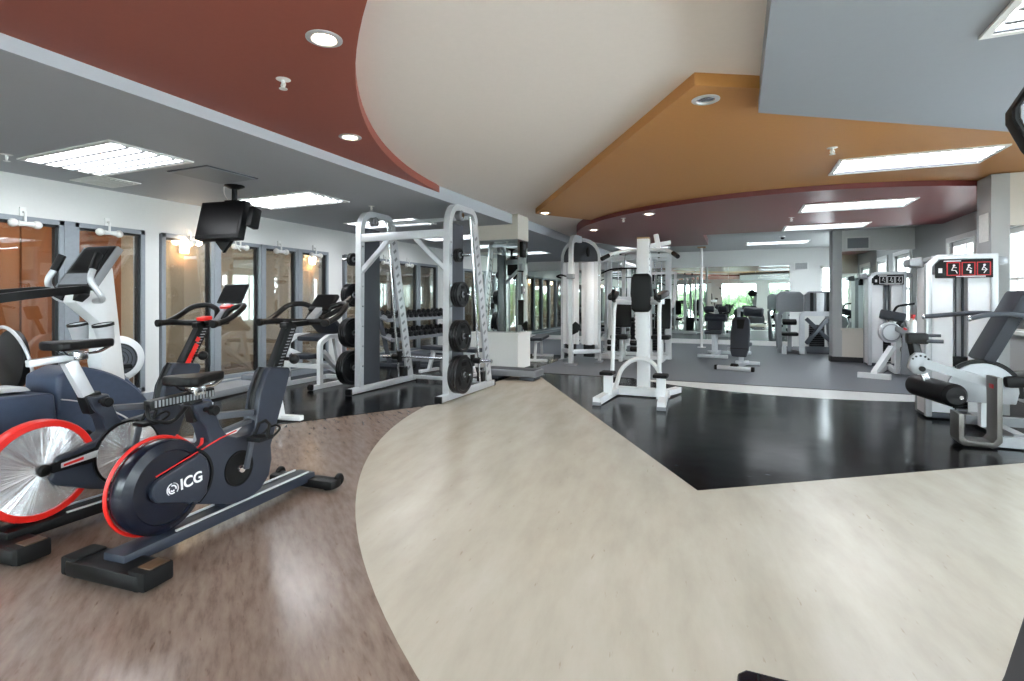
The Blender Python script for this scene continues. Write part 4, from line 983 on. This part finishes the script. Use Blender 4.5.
# ------------------------------------------------------------------ adjustable bench with an upright back
ab = thing('adjustable_bench', 'adjustable bench with dark grey back pad raised upright on the grey rubber floor', 'bench', (.04, 10.1, 0), -14)
MB().prism([(-.12, .2), (-.15, .3), (-.165, .6), (-.15, .86), (-.1, .92), (.1, .92), (.15, .86), (.165, .6), (.15, .3), (.12, .2)], 'Y', -.02, .05, .025, 3).build('back_pad', 'slate_vinyl', ab)
MB().prism([(-.07, .87), (-.05, .7), (.05, .7), (.07, .87)], 'Y', -.026, -.016, .003).build('handle_slot', 'rubber', ab.children[0])
MB().box((0, -.0215, .34), (.3, .006, .012)).build('pad_seam', 'rubber', ab.children[0])
ab.children[0].rotation_euler = (R(-14), 0, 0); ab.children[0].location = (0, -.1, .02)
MB().prism([(-.13, .1), (.13, .1), (.11, .46), (-.11, .46)], 'Z', .38, .44, .02).build('seat', 'slate_vinyl', ab)
MB().bar((0, .1, .3), (0, .2, .7), .05, .04, .005).build('back_frame', 'mid_metal', ab)
MB().bar((0, -.35, .06), (0, .55, .06), .07, .07, .006).bar((0, .12, .06), (0, .12, .36), .07, .08, .006).bar((0, .0, .36), (0, .4, .36), .06, .05, .005).build('spine', 'silver', ab)
MB().box((0, -.36, .04), (.62, .07, .07), None, .012).build('front_foot', 'silver', ab); MB().box((0, .58, .04), (.42, .07, .07), None, .012).build('rear_foot', 'silver', ab)
for s in (-1, 1): MB().box((s * .3, -.36, .04), (.05, .08, .08), None, .012).build('foot_cap', 'rubber', ab)
MB().cyl((-.06, -.33, .06), (.06, -.33, .06), .06, n=20, bev=.01).build('transport_wheel', 'rubber', ab)

rc = thing('back_extension_bench', 'bench with stacked dark rollers and low seat just left of the adjustable bench', 'bench', (-.42, 12.2, 0), -6)
MB().bar((0, -.5, .05), (0, .5, .05), .08, .08, .006).box((0, -.5, .04), (.6, .08, .07), None, .012).box((0, .5, .04), (.5, .08, .07), None, .012).build('base', 'silver', rc)
MB().bar((0, -.1, .08), (0, .1, 1.0), .08, .08, .006).build('post', 'silver', rc)
for s in (-1, 1): MB().cyl((s * .04, .0, 1.02), (s * .24, .0, 1.02), .07, n=22, bev=.02).build('upper_roller', 'slate_vinyl', rc)
MB().cyl((-.22, -.1, .84), (.22, -.1, .84), .085, n=22, bev=.02).build('thigh_roller', 'slate_vinyl', rc)
MB().prism([(-.17, -.5), (.17, -.5), (.14, -.12), (-.14, -.12)], 'Z', .5, .58, .025, 3).build('seat', 'slate_vinyl', rc)
MB().box((0, -.16, .68), (.3, .08, .22), (-20, 0, 0), .025).build('back_pad', 'slate_vinyl', rc)
MB().bar((0, -.3, .08), (0, -.3, .5), .08, .08).build('seat_post', 'silver', rc)
k = MB()
for s in (-1, 1): k.tube(fillet([(s * .03, .06, .9), (s * .26, .12, .95), (s * .3, .25, 1.12)], .06), .016, 8)
k.build('handles', 'black', rc)

ac = thing('ab_crunch_bench', 'bench with a single fat grey roller pad raised before the long mirror', 'bench', (.36, 13.3, 0), 0)
MB().cyl((-.22, 0, .96), (.2, -.03, .93), .11, n=24, bev=.03).build('roller', 'slate_vinyl', ac)
MB().bar((-.32, .0, .05), (-.32, .1, 1.0), .07, .07, .006).bar((-.36, .06, .98), (.0, 0, .98), .05, .05).bar((-.32, -.5, .05), (-.32, .5, .05), .08, .07, .006).box((-.32, -.5, .04), (.5, .08, .07), None, .01).box((-.32, .5, .04), (.5, .08, .07), None, .01).build('frame', 'silver', ac)
MB().prism([(-.46, -.4), (-.16, -.4), (-.18, .0), (-.44, .0)], 'Z', .46, .53, .02).build('seat', 'slate_vinyl', ac); MB().bar((-.32, -.2, .08), (-.32, -.2, .46), .07, .07).build('seat_post', 'silver', ac)

# ------------------------------------------------------------------ plate-shielded press machine by the column
lp = thing('seated_row_machine', 'grey-shrouded press machine with twin tall panels left of the grey column', 'weight machine', (1.32, 13.5, 0), 0)
for x, w in ((-.2, .56), (.38, .6)):
    MB().prism([(x - w / 2, .95), (x - w / 2, 1.34), (x - w / 2 + .08, 1.42), (x + w / 2 - .08, 1.42), (x + w / 2, 1.34), (x + w / 2, .95)], 'Y', -.1 if x > 0 else .05, .06 if x > 0 else .2, .03, 3).build('shroud_panel', 'mid_metal', lp)
for x in (.22, .54): MB().box((x, -.12, 1.16), (.07, .05, .46), None, .015).build('black_rib', 'black', lp)
MB().box((.38, -.13, 1.13), (.15, .03, .5), None, .01).build('white_rib', 'white_metal', lp)
rt(lp, 'front_frame', 'silver', [(.0, -.35, .03), (.0, -.35, .92), (.68, -.35, .92), (.68, -.35, .03)], wh=(.12, .1), r=.06)
rt(lp, 'side_frame', 'mid_metal', [(0, -.35, .05), (-.4, .5, .05), (-.45, .5, .9)], [(-.4, -.0, .04), (-.4, .7, .04)], [(-.4, .0, .04), (-.42, .05, .9), (-.3, .1, 1.0)], wh=(.07, .08))
rt(lp, 'side_frame', 'mid_metal', [(.68, -.35, .05), (.68, .6, .05), (.6, .6, .95)], wh=(.07, .08))
k = MB()
for i in range(12): k.box((.35, .2, .14 + i * .045), (.3, .16, .04), None, .004)
k.build('weight_stack', 'iron', lp)
for p0, p1 in (((.1, -.2, .25), (.55, .1, .8)), ((.12, .0, .8), (.6, .1, .3))): MB().bar(p0, p1, .06, .08, .008).build('link_arm', 'dark_metal', lp)
MB().box((-.22, -.05, .72), (.3, .14, .1), (25, 0, 0), .03).build('chest_pad', 'black_vinyl', lp); MB().box((-.22, -.1, .45), (.34, .36, .08), None, .03).build('seat', 'black_vinyl', lp)
MB().bar((-.22, -.1, .05), (-.22, -.1, .42), .08, .08).bar((-.22, -.05, .42), (-.22, .1, .75), .06, .06).build('seat_post', 'mid_metal', lp)
MB().box((.35, -.15, .1), (.5, .3, .05), (20, 0, 0), .01).build('foot_plate', 'dark_metal', lp)

def spray(name, label, loc, body, cap, h=.2, r=.036):
    t = thing(name, label, 'bottle', loc)
    MB().lathe((0, 0, 0), (0, 0, 1), [(0, 0), (r, 0), (r, h * .55), (r * .8, h * .68), (r * .38, h * .78), (r * .38, h * .82), (0, h * .82)], 24).build('bottle_body', body, t)
    k = MB().cyl((0, 0, h * .8), (0, 0, h * .9), r * .5, n=16); k.box((0, -r * .45, h * .96), (r * .7, r * 1.9, h * .13), None, r * .15)
    k.build('trigger_head', cap, t)
    MB().bar((0, -r * .9, h * .92), (0, -r * .6, h * .72), r * .25, r * .2).build('trigger', cap, t)
    return t
spray('spray_bottle', 'white spray bottle standing on the rubber floor before the long mirror', (.98, 13.25, 0), 'bottle', 'white', .28, .05)

# ------------------------------------------------------------------ selector weight machines on the right
def picto(t, x, y, z, w, h, n, first):
    """black placard with pictogram tiles, facing -Y"""
    pc = MB().prism([(x - w / 2, z - h / 2), (x - w / 2, z + h * .25), (x - w / 2 + h * .25, z + h / 2), (x + w / 2, z + h / 2), (x + w / 2, z - h / 2)], 'Y', y - .012, y, .004).build('placard', 'black', t)
    cw = w * .78 / n
    for i in range(n):
        cx = x - w * .5 + w * .19 + cw * (i + .5); cz = z - h * .02
        f = MB(); a = cw * .42; b = h * .34
        for s in (-1, 1): f.box((cx + s * a, y - .014, cz), (.008, .005, 2 * b)); f.box((cx, y - .014, cz + s * b), (2 * a + .008, .005, .008))
        f.build('tile_border', 'print_red' if first else 'print_white', pc, 0)
        g = MB().ball((cx + a * .1, y - .014, cz + b * .55), h * .06, (1, .3, 1), 10)
        g.bar((cx, y - .014, cz + b * .4), (cx - a * .3, y - .014, cz - b * .2), .018, .005).bar((cx - a * .3, y - .014, cz - b * .2), (cx + a * .35, y - .014, cz - b * .25), .016, .005).bar((cx + a * .35, y - .014, cz - b * .25), (cx + a * (.6 - .3 * i), y - .014, cz - b * .7), .014, .005).bar((cx, y - .014, cz + b * .25), (cx + a * .5, y - .014, cz + b * (.2 - .2 * i)), .012, .005)
        g.build('pictogram', 'print_white', pc)
    g = MB().box((x - w * .41, y - .014, z - h * .1), (w * .07, .005, h * .26), None, .002).box((x - w * .2, y - .014, z + h * .41), (w * .3, .004, h * .05)).box((x + w * .12, y - .014, z - h * .43), (w * .5, .004, h * .04))
    g.build('lettering', 'print_white', pc)  # plain white bars in place of readable words
def selector_tower(t, x, y, w, d, h, first=True, ears=True):
    """weight tower with white shields facing -Y; (x, y) is the centre of its front"""
    fw = .055
    hx = w / 2
    fr = [(-hx, .02), (-hx, h - .1), (-hx + .1, h), (hx, h), (hx, .02), (hx - fw, .02), (hx - fw, h - .05), (-hx + .11, h - .05), (-hx + fw, h - .12), (-hx + fw, .02)]
    MB().prism([(x + a, b) for a, b in fr], 'Y', y, y + .06, .008).build('front_frame', 'silver', t)
    MB().prism([(x + a, b) for a, b in fr], 'Y', y + d - .06, y + d, .008).build('rear_frame', 'pewter', t)
    for s in (-1, 1):
        MB().box((x + s * (hx - .02), y + d / 2, h * .5 - .04), (.03, d - .12, h - .16), None, .006).build('side_shield', 'shroud', t)
        sw = (w - 2 * fw) * .37
        MB().box((x + s * ((w / 2 - fw) - sw / 2), y + .03, h * .46), (sw, .012, h * .84), None, .003).build('front_shield', 'shroud', t)
    MB().box((x, y + d / 2, h - .03), (w - .12, d - .1, .04), None, .008).build('top_cover', 'silver', t)
    MB().box((x, y + d * .6, h * .46), (w - 2 * fw, .012, h * .84), None, .003).build('rear_shield', 'shroud', t)
    k = MB().cyl((x - .055, y + .15, .1), (x - .055, y + .15, h - .05), .011, n=10).cyl((x + .055, y + .15, .1), (x + .055, y + .15, h - .05), .011, n=10).box((x, y + .15, h * .5), (.012, .006, h * .9))
    k.build('guide_rods', 'dark_metal', t)
    k = MB()
    for i in range(12): k.box((x, y + .16, .12 + i * .034), (.26, .1, .03), None, .003)
    k.build('weight_stack', 'iron', t)
    MB().box((x, y + .15, .58), (.2, .1, .1), None, .01).build('stack_carriage', 'black', t)
    MB().box((x, y + d / 2, .035), (w - .02, d - .02, .05), None, .008).build('base', 'dark_metal', t)
    if ears:
        for s in (-1, 1):
            MB().prism([(x + s * hx, h - .12), (x + s * (hx + .11), h - .1), (x + s * (hx + .11), h - .03), (x + s * hx, h - .01)], 'Y', y + .1, y + .34, .015).build('ear_bracket', 'pewter', t)
    picto(t, x + .015, y, h - .145, w - .12, .185, 3, first)

# seated leg curl in front
O = (2.1, 5.95, 0)
lc = thing('leg_curl_machine', 'large seated leg curl machine with white weight tower and black roller on black floor', 'weight machine', O)
V = lambda x, y, z=0: (x - O[0], y - O[1], z)
tx, ty, _ = V(2.06, 6.56)
selector_tower(lc, tx, ty, .58, .36, 1.67)
MB(O).prism([(1.68, .27), (1.68, .05), (1.71, .01), (1.92, .01), (1.96, .06), (1.96, .58), (1.925, .58), (1.925, .09), (1.9, .05), (1.74, .05), (1.715, .08), (1.715, .27)], 'Y', 5.4, 5.6, .004).build('front_foot_frame', 'brown_reflection', lc)
MB(O).box((1.923, 5.5, .5), (.008, .07, .035), (0, 0, 0), .003).build('red_badge', 'print_red', lc)
rt_o = lambda name, m, *paths, wh=(.08, .08), r=.05: [k := MB(O), [k.tube(fillet(q, r, 4), 0, 4, wh=wh) for q in paths], k.build(name, m, lc)][2]
rt_o('base_beams', 'pewter', [(1.95, 5.5, .05), (3.3, 5.5, .05)], [(2.0, 6.3, .07), (3.3, 6.3, .07)], [(3.0, 5.44, .05), (3.0, 6.6, .05)], [(2.14, 5.6, .06), (2.14, 6.55, .06)])
rt_o('lever_arm', 'pewter', [(1.5, 5.68, .655), (1.98, 5.62, .5)], wh=(.035, .075))
MB(O).prism([(1.4, .6), (1.42, .7), (1.46, .74), (1.52, .74), (1.58, .66), (1.58, .6), (1.52, .55), (1.44, .55)], 'Y', 5.66, 5.72, .012).build('pivot_bracket', 'pewter', lc)
k = MB(O)
for a in range(5): k.cyl((1.49 + .065 * math.cos(R(30 + a * 30)), 5.657, .66 + .055 * math.sin(R(30 + a * 30))), (1.49 + .065 * math.cos(R(30 + a * 30)), 5.65, .66 + .055 * math.sin(R(30 + a * 30))), .009, n=10)
k.cyl((1.5, 5.665, .6), (1.5, 5.64, .6), .024, n=16); k.build('adjuster_holes', 'black', lc)
k = MB(O).bar((1.49, 5.76, .68), (1.47, 5.8, .84), .07, .07, .01); k.build('roller_mast', 'black', lc)
MB(O).cyl((1.65, 5.36, .42), (1.53, 5.96, .42), .096, n=28, bev=.025).build('shin_roller', 'black_vinyl', lc)
MB(O).cyl((1.66, 5.28, .42), (1.51, 6.02, .42), .016, n=10).bar((1.5, 5.7, .6), (1.57, 5.7, .44), .05, .05, .006).build('roller_shaft', 'chrome', lc)
MB(O).cyl((1.30, 5.5, .86), (1.22, 5.95, .86), .07, n=24, bev=.02).build('thigh_roller', 'black_vinyl', lc) if False else None
cs = MB(O).prism([(a, b) for a, b in arc(1.99, .40, .25, 0, 180, 24)] + [(1.76, .3), (2.22, .3)], 'Y', 5.86, 5.9, .008).build('cam_shield', 'pewter', lc)
MB(O).tube([(a, 5.88, b) for a, b in arc(1.99, .40, .255, -10, 130, 24)], 0, 4, wh=(.02, .06)).build('cam_edge', 'black', cs)
bp = MB(O).box((2.17, 6.02, .97), (.1, .36, .68), (0, 25, 0), .03).build('back_pad', 'slate_vinyl', lc)
MB(O).box((2.38, 6.0, .52), (.5, .4, .1), (0, -6, 0), .03).build('seat', 'black_vinyl', lc)
MB(O).prism([(2.3, .95), (2.26, 1.08), (2.34, 1.14), (2.9, 1.1), (2.9, .95)], 'Y', 5.78, 6.2, .02).build('back_carriage', 'white_metal', lc)
rt_o('seat_frame', 'white_metal', [(2.85, 5.99, .06), (2.85, 5.99, .98)], [(2.2, 5.99, .42), (2.85, 5.99, .46)], [(2.05, 5.99, .07), (2.05, 5.99, .4)])
for y, x1 in ((5.72, 1.86), (6.18, 1.66)):
    h = MB(O).tube(fillet([(2.3, y + .03, 1.06), (2.12, y, 1.09), (1.98, y, 1.085), (x1, y, 1.05)], .06), .022, 10).build('hand_lever', 'dark_metal', lc)
    MB(O).cyl((x1, y, 1.05), (x1 - .02, y, 1.046), .025, n=14, bev=.004).build('lever_end', 'chrome', h)
hk = MB(O).box((1.5, 5.8, .86), (.16, .1, .1), None, .02).build('bottle_holder', 'black', lc)
MB(O).cyl((1.54, 5.77, .84), (1.68, 5.75, .84), .018, n=10).cyl((1.54, 5.8, .89), (1.67, 5.78, .89), .014, n=10).build('holder_pegs', 'dark_metal', hk)
spray('spray_bottle', 'milky bottle with red cap standing on the leg curl machine black holder', (1.47, 5.8, .9135), 'bottle', 'print_red', .16, .03)

# arm curl machine behind it
am = thing('arm_curl_machine', 'smaller weight machine with arm curl pad and round cam behind the leg curl', 'weight machine', (2.5, 11.35, 0))
selector_tower(am, 0, 0, .58, .42, 1.73, False)
rt(am, 'frame', 'white_metal', [(-.55, -1.7, .05), (-.05, -.2, .05)], [(-.75, -1.65, .04), (-.35, -1.8, .04)], [(-.5, -1.5, .05), (-.2, -1.2, .45)], [(-.1, -1.1, .05), (-.1, -1.1, .8)], [(-.1, -1.1, .05), (-.05, -.2, .05)], [(-.1, -1.1, .75), (.05, -.2, .9)], wh=(.08, .08))
MB().box((-.22, -1.3, .96), (.34, .2, .13), (-12, 12, -12), .03).build('arm_pad', 'slate_vinyl', am)
cm = MB().lathe((-.28, -1.34, .7), (.25, -1, 0), [(0, 0), (.155, 0), (.165, .012), (.165, .05), (.155, .06), (0, .06)], 36).build('cam_disc', 'silver', am)
MB().lathe((-.27, -1.345, .7), (.25, -1, 0), [(.12, .06), (.14, .06), (.14, .066), (.12, .066), (.12, .06)], 36).build('cam_ring', 'mid_metal', cm)
MB().bar((-.2, -1.36, .78), (.22, -1.5, .52), .05, .09, .01).build('lever_arm', 'mid_metal', am)
MB().box((-.08, -1.42, .76), (.05, .012, .03), (0, 30, 0), .003).build('red_badge', 'print_red', am)
MB().bar((-.1, -1.2, .86), (.08, -1.0, .4), .1, .14, .02).build('back_pad', 'black_vinyl', am)
MB().box((.1, -1.2, .42), (.36, .4, .09), None, .03).build('seat', 'black_vinyl', am)
k = MB().tube(fillet([(-.22, -1.35, 1.02), (-.18, -1.4, 1.12), (.05, -1.42, 1.16)], .04), .018, 8); k.build('curl_handle', 'black', am)
MB().bar((.1, -1.1, .08), (.1, -1.1, .4), .07, .07).build('seat_post', 'white_metal', am)
MB().prism([(-.14, .05), (.1, .05), (.1, .75), (-.1, .8)], 'Y', -1.42, -1.36, .01).build('leg_panel', 'mid_metal', am)

# bench press style machine beyond the knee wall
cp = thing('chest_press_machine', 'weight machine with pale shields by the far right window', 'weight machine', (2.62, 13.9, 0))
selector_tower(cp, 0, 0, .7, .42, 1.7, False, False)
MB().box((0, -.5, .47), (.36, .4, .09), None, .03).build('seat', 'black_vinyl', cp); MB().box((0, -.25, .85), (.32, .09, .6), (-8, 0, 0), .03).build('back_pad', 'black_vinyl', cp)
rt(cp, 'frame', 'white_metal', [(0, -.05, .06), (0, -.9, .06)], [(0, -.5, .06), (0, -.5, .43)], [(-.3, -.9, .05), (.3, -.9, .05)])
for s in (-1, 1): MB().tube(fillet([(s * .38, -.05, 1.3), (s * .4, -.4, 1.15), (s * .36, -.7, .95), (s * .2, -.72, .95)], .1), .024, 8).build('press_arm', 'black', cp)

# ------------------------------------------------------------------ elliptical beside the camera, partly in view
ne = thing('elliptical_trainer', 'dark grey elliptical trainer at the lower right edge, only pedal and arm in view', 'elliptical trainer', (.95, 1.2, 0))
O2 = (.95, 1.2, 0); N = lambda: MB(O2)
# the long axis of this machine lies across the view; the column carries a console and two swing arms
for y, dz in ((1.478, 0), (1.1, .12)):
    pd_ = N().prism([(.0, y + .05), (.02, y + .075), (.42, y + .075), (.44, y + .05), (.44, y - .05), (.42, y - .075), (.02, y - .075), (.0, y - .05)], 'Z', .165 + dz, .2 + dz, .012, 3).build('pedal', 'navy_gloss', ne)
    N().box((.052, y, .2 + dz), (.006, .118, .003)).build('pedal_seam', 'rubber', pd_)
    N().bar((-.0, y - .0, .14 + dz), (.75, y, .2 + dz), .05, .05, .008).build('pedal_arm', 'dark_metal', ne)
    N().tube(fillet([(.66, y, .2 + dz), (.78, y, .9), (.74, y - .0, 1.3), (.62, y, 1.46)], .15), .022, 10).build('swing_arm', 'dark_metal', ne)
N().prism([(.53, .04), (.53, .3), (.55, .36), (.593, .54), (.66, .78), (.78, .9), (1.2, .7), (1.3, .3), (1.3, .04)], 'Y', 1.18, 1.52, .02, 3).build('drive_shroud', 'dark_metal', ne)
N().prism([(.72, .8), (.8, 1.5), (.9, 1.55), (.96, 1.5), (.9, .8)], 'Y', 1.24, 1.34, .01).build('column', 'mid_metal', ne)
cpoly = [(.524, 1.575), (.524, 1.6), (.55, 1.645), (.64, 1.79), (.76, 1.8), (.96, 1.62), (.92, 1.46), (.62, 1.41), (.55, 1.515)]
cn = N().prism(cpoly, 'Y', 1.4, 1.44, .01, 3).build('console', 'black', ne)
mx_, mz_ = .73, 1.6
N().prism([(mx_ + (a - mx_) * .95, mz_ + (b - mz_) * .94) for a, b in cpoly], 'Y', 1.394, 1.401, .003).build('side_cover', 'mid_metal', cn)
N().cyl((.56, 1.394, 1.57), (.56, 1.39, 1.57), .009, n=14).bar((.85, 1.4, 1.5), (.85, 1.28, 1.45), .05, .05).build('cover_mount', 'dark_metal', cn)
for x in (.15, 1.32): N().box((x, 1.3, .035), (.1, .5, .06), None, .014).build('stabilizer', 'black', ne)
N().bar((.12, 1.3, .06), (1.3, 1.3, .06), .12, .06, .01).build('base_rail', 'dark_metal', ne)
